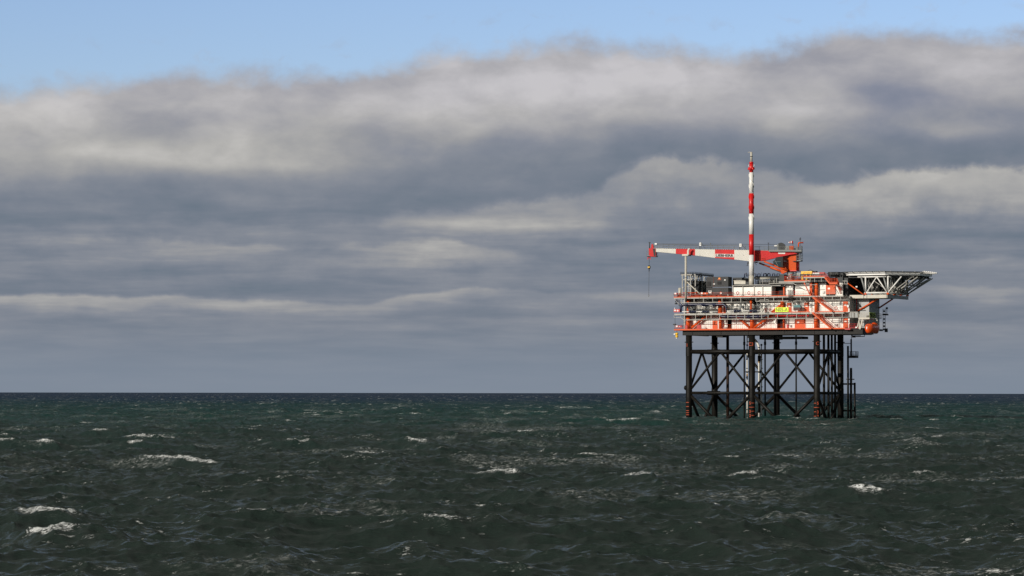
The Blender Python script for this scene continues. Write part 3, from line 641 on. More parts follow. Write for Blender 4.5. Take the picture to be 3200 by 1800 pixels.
t = Thing('rescue_boat_pod', 'small white rounded tank lying on the lowest deck behind the railing', 'tank', q(G, 910, 1190, VE+.6)); t.part('shell', MB().sphere(q(G, 970, 1168, VE+.7), .62, 14, 8, (1.15, .6, .5)), 'mwhite'); t.part('cradle', MB().box(Ux(2195), Ux(2206), VE+.4, VE+1, Z1, Z1+.3), 'galv')
# lifebuoys
def torus(mb, c, R, r, n=20, m=6, axis='v'):
    pts = [(c[0]+R*math.cos(2*math.pi*i/n), c[1], c[2]+R*math.sin(2*math.pi*i/n)) for i in range(n)]
    return mb.path(pts, r, m, closed=True)
for c, x, y, lab in ((I, 920, 862, 'pink and red lifebuoy on the middle deck railing left of the corner door'), (H, 212, 578, 'red lifebuoy on the upper railing under the first white panel'), (H, 423, 576, 'red lifebuoy on the upper railing under the second white panel'), (H, 615, 574, 'red lifebuoy on the upper railing under the third white panel'), (H, 1272, 560, 'red lifebuoy on the upper railing right of the black cable bundle')):
    p = q(c, x, y, VE-.1); o = single('lifebuoy', torus(MB(), p, .32 if c is not I else .36, .07), 'signalred' if c is not I else 'rail', lab, 'lifebuoy', p, 'lifebuoys on the railings')
# nav / fog light hanging lower left
t = Thing('marker_lamp', 'yellow double lamp hanging below the lower left corner of the platform', 'marine lamp', q(E, 212, 225, VE+.2))
p = q(E, 212, 262, VE+.2); p2 = q(E, 212, 310, VE+.2); tp = q(E, 212, 205, VE+.2)
t.part('bracket', MB().cyl(tp, p, .07, 8).cyl(p, q(E, 212, 345, VE+.2), .12, 8), 'dgrey'); t.part('lamp', MB().sphere(p, .42, 14, 8, (.9, .9, .75)), 'yellow'); t.part('lamp', MB().sphere(p2, .42, 14, 8, (.9, .9, .8)), 'yellow')
t.part('lamp_base', MB().cyl(q(E, 212, 335, VE+.2), q(E, 212, 350, VE+.2), .25, 10), 'mwhite'); t.part('side_lamp', MB().box(p.x-.75, p.x-.4, VE, VE+.3, p.z-.2, p.z+.1), 'mwhite')
t = Thing('camera_pole', 'thin grey pole with a black camera head above the lower left corner', 'pole', q(E, 165, 185, VE)); t.part('pole', MB().cyl(q(E, 168, 210, VE), q(E, 168, 80, VE), .06, 8), 'galv'); t.part('head', MB().box(q(E, 145, 0, VE).x, q(E, 195, 0, VE).x, VE-.2, VE+.2, q(E, 0, 95, VE).z, q(E, 0, 75, VE).z), 'ink'); t.part('cable', MB().cyl(q(E, 180, 75, VE), q(E, 176, -110, VE), .035, 5), 'ink')
t = Thing('fog_horn', 'small white horn on a red stand at the left end of the middle deck', 'horn', q(G, 228, 700, VE)); t.part('horn', MB().cyl(q(G, 228, 690, VE), q(G, 228, 655, VE), .14, 10, .08), 'mwhite')
# ladder at the lower left
single('ladder', ladder(MB(), q(E, 375, 0, 1).x, 1, Z1, Z2-.3, 1.0, .04), 'galv', 'wide grey ladder left of the leftmost lower orange column', 'ladder', (q(E, 375, 0, 1).x, 1, Z1))
# small grey cabinets and wall lamps
rr = random.Random(5)
for c, x0, y0, x1, y1, v, lab, m in ((Fc, 1020, 70, 1070, 110, WV-.3, 'grey notice cabinet on the lower white wall right of the lower stair', 'galv'), (I, 655, 545, 700, 580, WV-.3, 'small white cabinet on the upper wall left of the big orange door', 'mwhite'), (Fc, 170, 95, 200, 135, WV-.3, 'small pale box on the lower white wall nearest the wide orange door', 'galv'), (I, 1130, 800, 1160, 850, WV-.6, 'small white lamp box at the right corner of the middle deck', 'mwhite'), (E, 1090, 130, 1150, 160, WV-.4, 'flat grey box on the lowest deck left of the black doorway', 'galv')):
    a = q(c, x0, y1, v); b_ = q(c, x1, y0, v); single('cabinet', MB().box(a.x, b_.x, v, v+.25, a.z, b_.z), m, lab, 'cabinet', a)
def floodlight(c, x, y, v, lab):
    p = q(c, x, y, v); t = Thing('floodlight', lab, 'floodlight', p, 'small floodlights on the decks'); t.part('bracket', MB().cyl(p, p-Vector((0, 0, .45)), .035, 6), 'dgrey'); t.part('head', MB().box(p.x-.22, p.x+.22, v-.12, v+.12, p.z, p.z+.28), 'mwhite')
for c, x, y, v, lab in ((H, 1205, 470, -.3, 'floodlight at the top of the white wall above the black cables'), (Fc, 1425, 150, -1.5, 'floodlight at the deck edge left of the lifeboat'), (G, 445, 165, 1, 'floodlight at the foot of the steel frame'), (C, 465, 470, 2, 'floodlight in the shade below the helideck')): floodlight(c, x, y, v, lab)
# ------------------------------------------------------------------ boom rest
vb = VE-.1
t = Thing('boom_rest', 'tall cream post with a cradle that supports the crane boom', 'boom rest', (q(D, 865, 0, vb).x, vb, Z3-.2))
ux = q(D, 864, 900, vb).x
t.part('post', MB().cyl((ux, vb, Z3-.25), (ux, vb, q(D, 0, 375, vb).z), .265, 20), 'cream')
t.part('cradle', MB().box(q(D, 805, 0, vb).x, q(D, 915, 0, vb).x, vb-.4, vb+1.6, q(D, 0, 377, vb).z, q(D, 0, 345, vb).z), 'cream')
t.part('guide_arm', MB().prism([q(D, 888, 345, vb-.3), q(D, 888, 255, vb-.3), q(D, 918, 215, vb-.3), q(D, 938, 218, vb-.3), q(D, 918, 262, vb-.3), q(D, 918, 345, vb-.3)], (0, .3, 0)), 'cream')
t.part('diagonal_brace', MB().cyl(q(A, 885, 370, vb+.1), q(A, 1180, 640, vb+.1), .14, 10), 'cream')
t.part('collar', MB().cyl((ux, vb, q(D, 0, 785, vb).z), (ux, vb, q(D, 0, 778, vb).z), .3, 16), 'dgrey')
# ------------------------------------------------------------------ vent stack
vm = .7; um = Ux(2348.3, vm, 800)
t = Thing('vent_stack', 'tall red and white banded vent stack with spiral strakes near its top', 'vent stack', (um, vm, ZT-.1))
def zk(y): return P(2348, y, vm).z
bands = [(893, 862, .625, 'cream'), (862, 797, .605, 'mwhite'), (797, 732.5, .6, 'red'), (732.5, 668, .59, 'mwhite'), (668, 604.5, .575, 'red'), (604.5, 539, .53, 'mwhite'), (539, 510, .47, 'red')]
dx = (2346.7-2349.6)/(475-862)
prev = None
for y0, y1, r, m in bands: t.part('pipe_band', MB().cyl((um, vm, zk(y0)), (um, vm, zk(y1)), r, 28), m)
t.part('tip_flange', MB().cyl((um, vm, zk(511)), (um, vm, zk(506)), .5, 20), 'red')
mb = MB()
for s_ in (-1, 1): mb.cyl((um, vm, zk(530)), (um+s_*.75, vm-.25, zk(526)), .33, 14)
mb.cyl((um, vm, zk(533)), (um-.15, vm-.85, zk(527)), .3, 14); t.part('nozzle_head', mb, 'red')
mb = MB()
for s_ in (-1, 1): mb.path([(um+s_*.45, vm, zk(521)), (um+s_*.75, vm, zk(519)), (um+s_*.7, vm, zk(514))], .07, 6)
t.part('hook', mb, 'mwhite')
t.part('top_pipe', MB().cyl((um, vm, zk(506)), (um, vm, zk(475)), .27, 16), 'cream')
t.part('clamp', MB().cyl((um, vm, zk(490)), (um, vm, zk(488)), .33, 14), 'dgrey'); t.part('arm', MB().path([(um, vm, zk(476)), (um-.6, vm, zk(475)), (um-.85, vm, zk(477))], .07, 6), 'cream')
for k in range(2):
    for (ya, yb, r, m) in ((545, 604, .55, 'mwhite'), (605, 667, .6, 'red'), (669, 690, .6, 'mwhite')):
        vs = []; fs = []; za, zb = zk(yb), zk(ya); n = 40
        for i in range(n+1):
            z = za+(zb-za)*i/n; an = -z*2*math.pi/5.2*1.0+math.pi*k
            for rad in (r-.05, r+.1):
                for dz in (-.05, .05): vs.append((um+rad*math.cos(an), vm+rad*math.sin(an), z+dz))
        for i in range(n):
            o_ = i*4; fs += [(o_, o_+2, o_+6, o_+4), (o_+1, o_+5, o_+7, o_+3), (o_+2, o_+3, o_+7, o_+6), (o_, o_+4, o_+5, o_+1)]
        t.part('spiral_strake', MB().add(vs, fs), m)
# ------------------------------------------------------------------ crane
ca = P(2142, 790, VE+.6); cb = P(2468, 800, 5.0); PA, PB_ = (ca.x, ca.y), (cb.x, cb.y)
bd = Vector((cb.x-ca.x, cb.y-ca.y, 0)).normalized(); bn = Vector((-bd.y, bd.x, 0))   # bn points away from camera
def cp(c, x, y): a = c(x, y); return PL(a[0], a[1], PA, PB_)
T = Thing('pedestal_crane', 'red and white boom crane with orange tower on the platform roof', 'crane', (cb.x, cb.y+.8, zc1))
BT = 1.5
def seg(pts, m, nm='boom_section', th=BT, off=0.0, parent=None):
    return T.part(nm, MB().prism([p+bn*off for p in pts], bn*th), m, parent)
def topy(xd): return 222+(xd-425)*(246-222)/(1780-425)     # boom top edge in D crop
def boty(xd):
    ks = ((380, 290), (1040, 352), (1415, 398), (1780, 428), (2080, 462), (2344, 490))
    for (a0, b0), (a1, b1) in zip(ks, ks[1:]):
        if xd <= a1: return b0+(b1-b0)*(xd-a0)/(a1-a0)
def quad(x0, x1): return [cp(D, x0, topy(x0)), cp(D, x1, topy(x1)), cp(D, x1, boty(x1)), cp(D, x0, boty(x0))]
def sect(xs): 
    return [cp(D, x, topy(x)) for x in xs]+[cp(D, x, boty(x)) for x in reversed(xs)]
seg([cp(D, 300, 222)]+[cp(D, x, topy(x)) for x in (425, 675)]+[cp(D, x, boty(x)) for x in (675, 380)]+[cp(D, 300, 285)], 'boomwhite')
seg(sect((675, 1040)), 'red'); seg(sect((1040, 1415)), 'boomwhite')
sg = seg(sect((1415, 1780)), 'red'); seg(sect((1780, 2080)), 'boomwhite')
root = seg([cp(D, 2080, topy(2080)), cp(B, 400, 386), cp(B, 640, 392), cp(B, 905, 398), cp(B, 905, 440), cp(B, 800, 455), cp(B, 560, 503), cp(B, 290, 572), cp(D, 2080, 462)], 'red')
T.part('type_plate', MB().prism([p-bn*.03 for p in (cp(B, 555, 418), cp(B, 688, 418), cp(B, 684, 445), cp(B, 555, 443))], bn*.025), 'mwhite', root)
plate = T.part('name_plate', MB().prism([p-bn*.03 for p in (cp(D, 1420, 320), cp(D, 1776, 327), cp(D, 1776, 386), cp(D, 1420, 380))], bn*.025), 'mwhite', sg)
c0 = (cp(D, 1420, 320)+cp(D, 1776, 386))/2; wd = (cp(D, 1770, 355)-cp(D, 1425, 350)).length; slope = (cp(D, 1776, 356)-cp(D, 1420, 350)).normalized()
upv = Vector((0, 0, 1))
T.part('lettering', text_mb('LIEBHERR', .82, .01, lambda x, y, z: c0+slope*x+upv*y-bn*(.045+z), bold=.035, width=wd*.97, high=.62), 'ink', plate)
for x in (1130, 1948): T.part('stud', MB().cyl(cp(D, x, 345)-bn*.08, cp(D, x, 345), .08, 8), 'galv')
# boom top walkway rails and hoist ropes
for off in (0.05, BT-.05):
    mb = MB(); xs = [430+i*103 for i in range(17)]
    for x in xs: p = cp(D, x, topy(x))+bn*off; mb.cyl(p, p+Vector((0, 0, 1.05)), .03, 5)
    for k in (.55, 1.05):
        mb.cyl(cp(D, 425, topy(425))+bn*off+Vector((0, 0, k)), cp(D, 2080, topy(2080))+bn*off+Vector((0, 0, k)), .028, 5)
    T.part('boom_railing', mb, 'galv')
mb = MB()
for x in range(440, 2060, 42): p = cp(D, x, topy(x)-3); mb.box(p.x-.12, p.x+.12, p.y-.02, p.y+1, p.z-.03, p.z+.06)
T.part('walkway_brackets', mb, 'galv')
for off in (.5, .9): T.part('hoist_rope', MB().cyl(cp(D, 255, 130)+bn*off, cp(B, 560, 262)+bn*off, .03, 5), 'rope')
T.part('hoist_rope', MB().cyl(cp(D, 300, 150)+bn*.7, cp(B, 560, 300)+bn*.7, .025, 5), 'rope')
for x, y0, y1 in ((1137, 110, 170), (1893, 130, 188)):
    a = cp(D, x-19, y1); b_ = cp(D, x+19 if x < 1500 else x+26, y0)
    fl = T.part('floodlight', MB().box(a.x, b_.x, a.y, a.y+.5, a.z, b_.z), 'mwhite')
    T.part('lens', MB().cyl(((a.x+b_.x)/2, a.y-.03, (a.z*.45+b_.z*.55)), ((a.x+b_.x)/2, a.y, (a.z*.45+b_.z*.55)), .17, 12), 'galv', fl)
    mb = MB().bar(cp(D, x-12, 235), cp(D, x-12, y1), .1); mb.bar(cp(D, x+20, y0+10), cp(D, x+110, 240), .06); mb.bar(cp(D, x+12, 235), cp(D, x+12, y1), .05); T.part('bracket', mb, 'dgrey', fl)
T.part('lamp_pole', MB().cyl(cp(D, 1328, 235), cp(D, 1328, 125), .05, 6).sphere(cp(D, 1328, 128), .16), 'galv')
T.part('lamp_pole', MB().cyl(cp(B, 370, 380), cp(B, 370, 240), .06, 6).box(*[f for p in [cp(B, 370, 240)] for f in (p.x-.18, p.x+.18, p.y-.1, p.y+.1, p.z-.05, p.z+.1)]), 'dgrey')
# boom head
hd = T.part('boom_head', MB().prism([cp(D, *p) for p in ((165, 215), (262, 215), (300, 228), (300, 372), (205, 375), (165, 340))], bn*.35), 'red')
T.part('boom_head_back', MB().prism([cp(D, *p)+bn*1.15 for p in ((165, 215), (262, 215), (300, 228), (300, 372), (205, 375), (165, 340))], bn*.3), 'red')
p = cp(D, 235, 172)+bn*.5; T.part('sheave', MB().cyl(p, p+bn*.5, .42, 20), 'galv'); T.part('sheave_guard', MB().prism([cp(D, *p_)+bn*.3 for p_ in ((200, 212), (215, 140), (232, 130), (248, 175), (250, 212))], bn*.15), 'red')
p = cp(D, 215, 290)+bn*.35; T.part('sheave', MB().cyl(p, p+bn*.6, .4, 20), 'dgrey')
T.part('head_mesh', MB().prism([cp(D, *p_)-bn*.03 for p_ in ((240, 220), (292, 228), (292, 360), (262, 365))], bn*.03), 'dgrey', hd)
T.part('head_mast', MB().cyl(cp(D, 180, 215), cp(D, 180, 100), .12, 8).box(*[f for p in [cp(D, 180, 110)] for f in (p.x-.2, p.x+.2, p.y-.1, p.y+.1, p.z-.1, p.z+.1)]), 'dgrey')
mb = MB(); a = cp(D, 125, 360); b_ = cp(D, 300, 375); railing(mb, a, cp(D, 165, 360), 1.2, .035, .8); railing(mb, cp(D, 270, 222), cp(D, 430, 222), 1.1, .035, .8); railing(mb, cp(D, 300, 370)+bn*.1, cp(D, 320, 370)+bn*1.6, 1.1, .03, .8)
T.part('head_railing', mb, 'galv'); T.part('head_platform', MB().prism([cp(D, *p_) for p_ in ((125, 362), (320, 372), (320, 380), (125, 370))], bn*1.6), 'dgrey')
T.part('head_grating', MB().prism([cp(D, *p_)+bn*.2 for p_ in ((300, 222), (420, 222), (420, 240), (300, 240))], bn*1.2), 'dgrey')
T.part('lower_guide', MB().prism([cp(D, *p_)+bn*.4 for p_ in ((140, 368), (192, 368), (190, 392), (140, 392))], bn*.5).prism([cp(D, *p_)+bn*.4 for p_ in ((136, 392), (150, 392), (146, 428), (133, 428))], bn*.2).prism([cp(D, *p_)+bn*.4 for p_ in ((180, 392), (194, 392), (194, 428), (184, 428))], bn*.2), 'red')
T.part('head_lamp', MB().box(*[f for p in [cp(D, 303, 140)] for f in (p.x-.3, p.x+.3, p.y-.2, p.y+.2, p.z-.1, p.z+.25)]), 'mwhite')
# tower
tn = Vector((0, 1, 0))
def tp_(x, y, v): a = B(x, y); return P(a[0], a[1], v)
zt0, zt1 = tp_(0, 770, 5.7).z, tp_(0, 420, 5.7).z
plan = [(tp_(640, 0, 7.3).x, 7.3), (tp_(775, 0, 5.7).x, 5.7), (tp_(892, 0, 6.1).x, 6.1), (tp_(892, 0, 6.1).x, 8.4), (tp_(650, 0, 7.3).x+.2, 8.4)]
T.part('tower', MB().prism([(a_, b, zt0) for a_, b in plan], (0, 0, zt1-zt0)), 'orange')
p = tp_(885, 600, 7); T.part('slew_motor_housing', MB().cyl((p.x, 7, tp_(0, 770, 7).z), (p.x, 7, tp_(0, 640, 7).z), .75, 20).cyl((p.x, 7, tp_(0, 640, 7).z), (p.x, 7, tp_(0, 560, 7).z), .75, 20, .3), 'red')
T.part('name_plate', MB().prism([tp_(658, 592, 6.9), tp_(708, 592, 6.3), tp_(708, 568, 6.3), tp_(658, 568, 6.9)], (0, .3, 0)), 'mwhite')
pc = tp_(790, 850, 7); T.part('pedestal', MB().cyl((pc.x, 7, zc1), (pc.x, 7, tp_(0, 775, 7).z), .95, 28), 'mwhite'); T.part('slew_ring', MB().cyl((pc.x, 7, tp_(0, 800, 7).z), (pc.x, 7, tp_(0, 768, 7).z), 1.35, 28), 'navy')
T.part('tower_skirt', MB().box(tp_(650, 0, 5).x, tp_(892, 0, 5).x, 5.2, 8.3, tp_(0, 782, 5).z, tp_(0, 768, 5).z), 'red')
# luffing cylinders
for off, (x0, y0), (x1, y1), in ((-.2, (290, 585), (735, 755)), (1.1, (185, 612), (660, 790))):
    a = cp(B, x0, y0)+bn*off; b_ = cp(B, x1, y1)+bn*off; m_ = a.lerp(b_, .45)
    T.part('luffing_cylinder', MB().cyl(m_, b_, .3, 16), 'orange'); T.part('cylinder_rod', MB().cyl(a, m_, .2, 14), 'orange')
T.part('pivot_bracket', MB().prism([cp(B, *p_)+bn*-.2 for p_ in ((600, 720), (700, 700), (740, 770), (640, 820), (610, 810))], bn*1.6), 'orange')
T.part('under_frame', MB().bar(cp(B, 400, 715)+bn*.6, cp(B, 600, 790)+bn*.6, .2), 'dgrey')
# cab
cbm = [cp(B, *p_)-bn*.9 for p_ in ((460, 590), (500, 560), (650, 545), (650, 695), (560, 690), (475, 640))]
cab_ = T.part('cab', MB().prism(cbm, bn*1.5), 'cabgrey'); T.part('window', MB().prism([cp(B, *p_)-bn*.93 for p_ in ((470, 592), (503, 568), (610, 580), (615, 680), (562, 680), (482, 636))], bn*.03), 'glass', cab_)
T.part('cab_roof', MB().prism([cp(B, *p_)-bn*.8 for p_ in ((520, 510), (650, 490), (650, 545), (500, 560))], bn*1.3), 'cabgrey', cab_)
T.part('window_bar', MB().bar(cp(B, 505, 570)-bn*.95, cp(B, 560, 680)-bn*.95, .07).bar(cp(B, 470, 600)-bn*.95, cp(B, 610, 590)-bn*.95, .05), 'galv', cab_)
# machinery platform on top
zp = cp(B, 700, 388).z
def topbox(x0, y0, x1, y1, m, nm, off=0, th=1.2, parent=None): return T.part(nm, MB().prism([cp(B, x0, y0)+bn*off, cp(B, x1, y0)+bn*off, cp(B, x1, y1)+bn*off, cp(B, x0, y1)+bn*off], bn*th), m, parent)
topbox(380, 380, 1000, 402, 'galv', 'machinery_platform', -.6, 2.8); topbox(860, 402, 1000, 418, 'dgrey', 'platform_beam', -.4, 2)
p = cp(B, 605, 312); wn = T.part('winch', MB().cyl(p+bn*.1, p+bn*.3, 1.05, 28).cyl(p+bn*1.3, p+bn*1.5, 1.05, 28).cyl(p+bn*.3, p+bn*1.3, .8, 24), 'dgrey'); topbox(535, 262, 560, 372, 'galv', 'winch_frame', 0, .2, wn)
topbox(655, 290, 760, 372, 'galv', 'winch_motor', .2, 1); topbox(765, 293, 842, 374, 'orange', 'hydraulic_unit', 0, 1.2); topbox(480, 278, 530, 300, 'mwhite', 'lamp', 0, .4)
topbox(885, 312, 935, 372, 'galv', 'switch_box', 0, .8); topbox(848, 340, 880, 372, 'dgrey', 'switch_box', .3, .6)
mb = MB()
for off in (-.6, 2.1): railing(mb, cp(B, 385, 382)+bn*off, cp(B, 995, 382)+bn*off, 1.0, .03, 1.3)
railing(mb, cp(B, 995, 382)-bn*.6, cp(B, 995, 382)+bn*2.1, 1.15, .04, 1); railing(mb, cp(B, 105, 382), cp(B, 385, 382), 1.05, .035, 1.4); T.part('platform_railing', mb, 'galv')
# side cage at the tower
mb = MB(); a = tp_(905, 575, 6); b_ = tp_(982, 575, 6)
railing(mb, a, b_, 1.9, .05, .45, 3); railing(mb, (a.x, 7.2, a.z), (b_.x, 7.2, a.z), 1.9, .05, .6); railing(mb, b_, (b_.x, 7.2, b_.z), 1.9, .05, .6); T.part('tower_cage', mb, 'galv')
T.part('cage_floor', MB().box(tp_(840, 0, 6).x, b_.x, 5.4, 7.2, a.z-.15, a.z), 'dgrey')
mb = MB(); c_ = tp_(930, 420, 6.5); mb.bar((c_.x, 6.5, a.z+1.9), (c_.x, 6.5, tp_(0, 405, 6.5).z), .25); T.part('cage_hanger', mb, 'dgrey')
# ladder cage on the boom root
mb = MB()
for x in (112, 150, 175, 212): mb.cyl(cp(B, x, 585)-bn*.25, cp(B, x, 395 if x < 180 else 445)-bn*.25, .04, 5)
for y in range(400, 590, 22): mb.cyl(cp(B, 112, y)-bn*.25, cp(B, 175 if y < 445 else 212, y)-bn*.25, .03, 4)
for x in (240, 270, 298): mb.cyl(cp(B, x, 595)-bn*.25, cp(B, x, 520)-bn*.25, .035, 5)
mb.cyl(cp(B, 225, 522)-bn*.25, cp(B, 298, 522)-bn*.25, .03, 4); mb.cyl(cp(B, 225, 560)-bn*.25, cp(B, 298, 560)-bn*.25, .03, 4)
T.part('boom_ladder', mb, 'rail'); T.part('ladder_platform', MB().prism([cp(B, *p_)-bn*.8 for p_ in ((105, 592), (295, 598), (295, 606), (105, 602))], bn*1.6), 'galv')
T.part('hanging_light', MB().bar(cp(D, 2020, 545), cp(D, 2060, 470), .1).bar(cp(D, 2008, 545), cp(D, 2055, 545), .08).bar(cp(D, 2035, 480), cp(D, 2035, 520), .25), 'ink'); T.part('hanging_light', MB().bar(cp(D, 2160, 490), cp(D, 2200, 530), .1).bar(cp(D, 2165, 480), cp(D, 2215, 490), .2), 'ink')
# windsock, exhaust, antenna
p0 = cp(B, 830, 372)+bn*.3; pt = cp(B, 830, 205)+bn*.3
t = Thing('windsock', 'red and white striped windsock blowing left on top of the crane', 'windsock', p0); t.part('pole', MB().cyl(p0, pt, .05, 6).bar(cp(B, 812, 250)+bn*.3, cp(B, 848, 250)+bn*.3, .06), 'dgrey')
xs = [828, 812, 790, 770, 745]; rs = [.36, .32, .27, .2, .12]; sock = []
for k in range(4): sock.append(t.part('sock_stripe', MB().cyl(cp(B, xs[k], 220+k*2)+bn*.3, cp(B, xs[k+1], 222+k*2)+bn*.3, rs[k], 14, rs[k+1]), 'red' if k % 2 == 0 else 'mwhite'))
p0 = cp(B, 933, 370)+bn*.6; t = Thing('exhaust_pipe', 'bright orange bent pipe on the right end of the crane top', 'pipe', p0); t.part('pipe', MB().path(bend([p0, cp(B, 933, 232)+bn*.6, cp(B, 1015, 228)+bn*.6], .25), .17, 12), 'orange'); t.part('pipe_mouth', MB().cyl(cp(B, 1012, 228)+bn*.6, cp(B, 1024, 228)+bn*.6, .2, 12), 'signalred')
p0 = cp(B, 973, 385)+bn*-.2; t = Thing('weather_mast', 'thin black weather mast with instruments beside the bent orange pipe', 'mast', p0); t.part('pole', MB().cyl(p0, cp(B, 973, 130)-bn*.2, .045, 6), 'ink')
t.part('instrument', MB().bar(cp(B, 955, 150)-bn*.2, cp(B, 990, 170)-bn*.2, .1).bar(cp(B, 958, 178)-bn*.2, cp(B, 990, 140)-bn*.2, .08).sphere(cp(B, 968, 180)-bn*.2, .14), 'ink')
# hook block
hp = [cp(D, x, y)+bn*.65 for x, y in ((165, 380), (165, 545), (165, 600), (164, 640), (163, 680), (158, 1095), (156, 1130))]
t = Thing('hook_block', 'yellow and black hook block hanging on wires from the boom tip', 'hook block', hp[1])
t.part('wire', MB().cyl(hp[0]+Vector((-.06, 0, 0)), hp[1], .03, 5).cyl(hp[0]+Vector((.1, 0, 0)), hp[1], .03, 5), 'rope')
t.part('block', MB().sphere((hp[1]+hp[2])/2, .42, 16, 10, (.9, .6, 1.15)), 'ink'); cc = (hp[1]+hp[2])/2
t.part('stripe_panel', MB().box(cc.x-.25, cc.x-.1, cc.y-.3, cc.y-.2, cc.z-.2, cc.z+.2).box(cc.x-.02, cc.x+.1, cc.y-.3, cc.y-.2, cc.z-.2, cc.z+.2).box(cc.x+.17, cc.x+.27, cc.y-.3, cc.y-.2, cc.z-.15, cc.z+.2), 'yellow')
t.part('hook', MB().cyl(hp[2], hp[3], .11, 8).path([hp[3], hp[3]+Vector((.12, 0, -.12)), hp[3]+Vector((0, 0, -.3)), hp[3]+Vector((-.14, 0, -.15))], .05, 6), 'ink')
t = Thing('lifting_sling', 'long thin wire sling hanging from the crane hook down to a small shackle', 'sling', hp[4]); t.part('wire', MB().cyl(hp[4]+Vector((0, 0, .2)), hp[5], .045, 5), 'rope'); t.part('shackle', MB().sphere(hp[4]+Vector((0, 0, .25)), .1, 8, 6).cyl(hp[5], hp[6], .13, 8, .07), 'galv')
# ------------------------------------------------------------------ containers
def container(x0, y0, x1, y1, v, dep, label, vents=True, z0=None):
    a = P(x0, y0, v); b = P(x1, y1, v); z0 = a.z if z0 is None else z0
    t = Thing('container', label, 'container', (a.x, v, z0), 'dark grey containers on the upper deck')
    t.part('body', MB().corr(a.x+.1, b.x-.1, v, z0+.12, b.z-.12, .28, .04, dep), 'cont')
    fr = MB()
    for uu in (a.x, b.x-.14): fr.box(uu, uu+.14, v-.03, v+.12, z0, b.z); fr.box(uu, uu+.14, v+dep-.1, v+dep+.03, z0, b.z)
    for zz in (z0, b.z-.14): fr.box(a.x+.14, b.x-.14, v-.02, v+.1, zz, zz+.14)
    t.part('frame', fr, 'cont'); t.part('roof', MB().box(a.x+.05, b.x-.05, v+.1, v+dep, b.z-.1, b.z-.02), 'cont')
    return t
vc = 1.2
zmid = P(2240, 897.5, vc).z
t = container(2207.5, 897.5, 2275.5, 864.5, vc, 2.44, 'upper dark grey container with two black vents and a small orange emblem')
def cf(x0, y0, x1, y1, m, nm, pv=None, d=.05):
    a = q(A, x0, y1, vc-.07); b = q(A, x1, y0, vc-.07); return t.part(nm, MB().box(a.x, b.x, vc-.07, vc-.07+d, a.z, b.z), m, pv)
for r_ in ((1268, 362, 1334, 450), (1462, 360, 1532, 415)):
    vn = cf(*r_, 'black', 'vent'); a = q(A, r_[0], r_[3], vc-.09); b = q(A, r_[2], r_[1], vc-.09); mb = MB()
    for k in range(7): mb.box(a.x, b.x, vc-.1, vc-.08, a.z+(b.z-a.z)*(k+.3)/7, a.z+(b.z-a.z)*(k+.5)/7)
    t.part('vent_slats', mb, 'cont', vn)
M['logo_orange'] = principled('logo_orange', (.75, .22, .02), .5); M['rustred'] = principled('rust_red_stripe', (.25, .05, .02), .6)
cf(1478, 288, 1515, 318, 'logo_orange', 'emblem'); cf(1458, 320, 1535, 334, 'rustred', 'emblem'); cf(1588, 322, 1616, 342, 'mwhite', 'notice')
cf(1380, 395, 1392, 420, 'mwhite', 'lock'); cf(1400, 395, 1412, 420, 'mwhite', 'lock')
cf(1386, 272, 1389, 465, 'rustred', 'door_seam')
container(2207.5, 926, 2275.5, 898.3, vc, 2.44, 'lower dark grey corrugated container stacked under the vented one', z0=Z3-.02)
container(2290, 893, 2318, 867, 5, 5, 'smaller dark grey container partly hidden behind the stacked pair')
# steel frame with louvres on the left
uf0, uf1 = q(A, 790, 0, .3).x, q(A, 1048, 0, .3).x; zf = q(A, 0, 255, .3).z
t = Thing('cooler_frame', 'open light grey steel frame with dark piping left of the containers', 'steel frame', (uf0, .3, Z3))
for u in (uf0, uf0+1.0, (uf0*.4+uf1*.6), uf1-.2):
    for v in (.3, 4.5, 9): t.part('post', MB().box(u, u+.2, v, v+.2, Z3, zf), 'steel')
mb = MB().box(uf0-.2, uf1, .25, .5, zf-.05, zf+.22); mb.box(uf0, uf1, .3, .5, zf-1.2, zf-1.0); mb.box(uf0+.9, uf1, .3, .5, zf-2.9, zf-2.75); mb.bar((uf0+2.3, .4, zf-1), (uf1, .4, zf-.1), .15)
t.part('beam', mb, 'steel')
for u in (uf0, uf1-.2): t.part('side_beam', MB().box(u, u+.2, .5, 12, zf-.05, zf+.2), 'dgrey')  # dark grey beams: the frame's unlit side put into colour
t.part('dark_rear', MB().box(uf0+1.2, uf1-.3, 3.5, 12, Z3, zf-1.3), 'black')  # black sheet for the frame's dark rear, inside shade put into colour
t.part('duct', MB().cyl((uf0+1.1, .8, zf-1.6), (uf1+.3, .8, zf-1.5), .25, 12), 'dgrey')
mb = MB()
railing(mb, (uf0-.3, .2, zf+.2), (uf1, .2, zf+.2), .5, .035, .7); railing(mb, (uf1, .2, zf+.2), (uf1, 12, zf+.2), .45, .035, .8); t.part('railing', mb, 'dgrey')
rf = random.Random(3)
for k in range(60):
    v = rf.uniform(1, 11.5); z = rf.uniform(Z3+.3, zf-.3); L = rf.uniform(.6, 2.6)
    t.part('pipe', MB().cyl((uf1+rf.uniform(-.4, .1), v, z), (uf1+rf.uniform(-.4, .1), v+L*rf.choice([0, 1]), z+L*rf.choice([0, 0, 1, .5])+.02), rf.choice([.05, .08, .12]), 6), rf.choice(['dgrey', 'dgrey', 'galv', 'steel', 'black']))
for k in range(22):
    u = rf.uniform(uf0+.2, uf1-.3); z = rf.uniform(Z3+.2, zf-1.2); L = rf.uniform(.4, 1.5); dz = rf.choice([0, 1])
    t.part('pipe', MB().cyl((u, rf.uniform(.6, 1.6), z), (u+L*(1-dz), rf.uniform(.6, 1.6), z+L*dz), rf.choice([.04, .06, .1]), 6), rf.choice(['dgrey', 'galv', 'steel', 'cream', 'dgrey']))
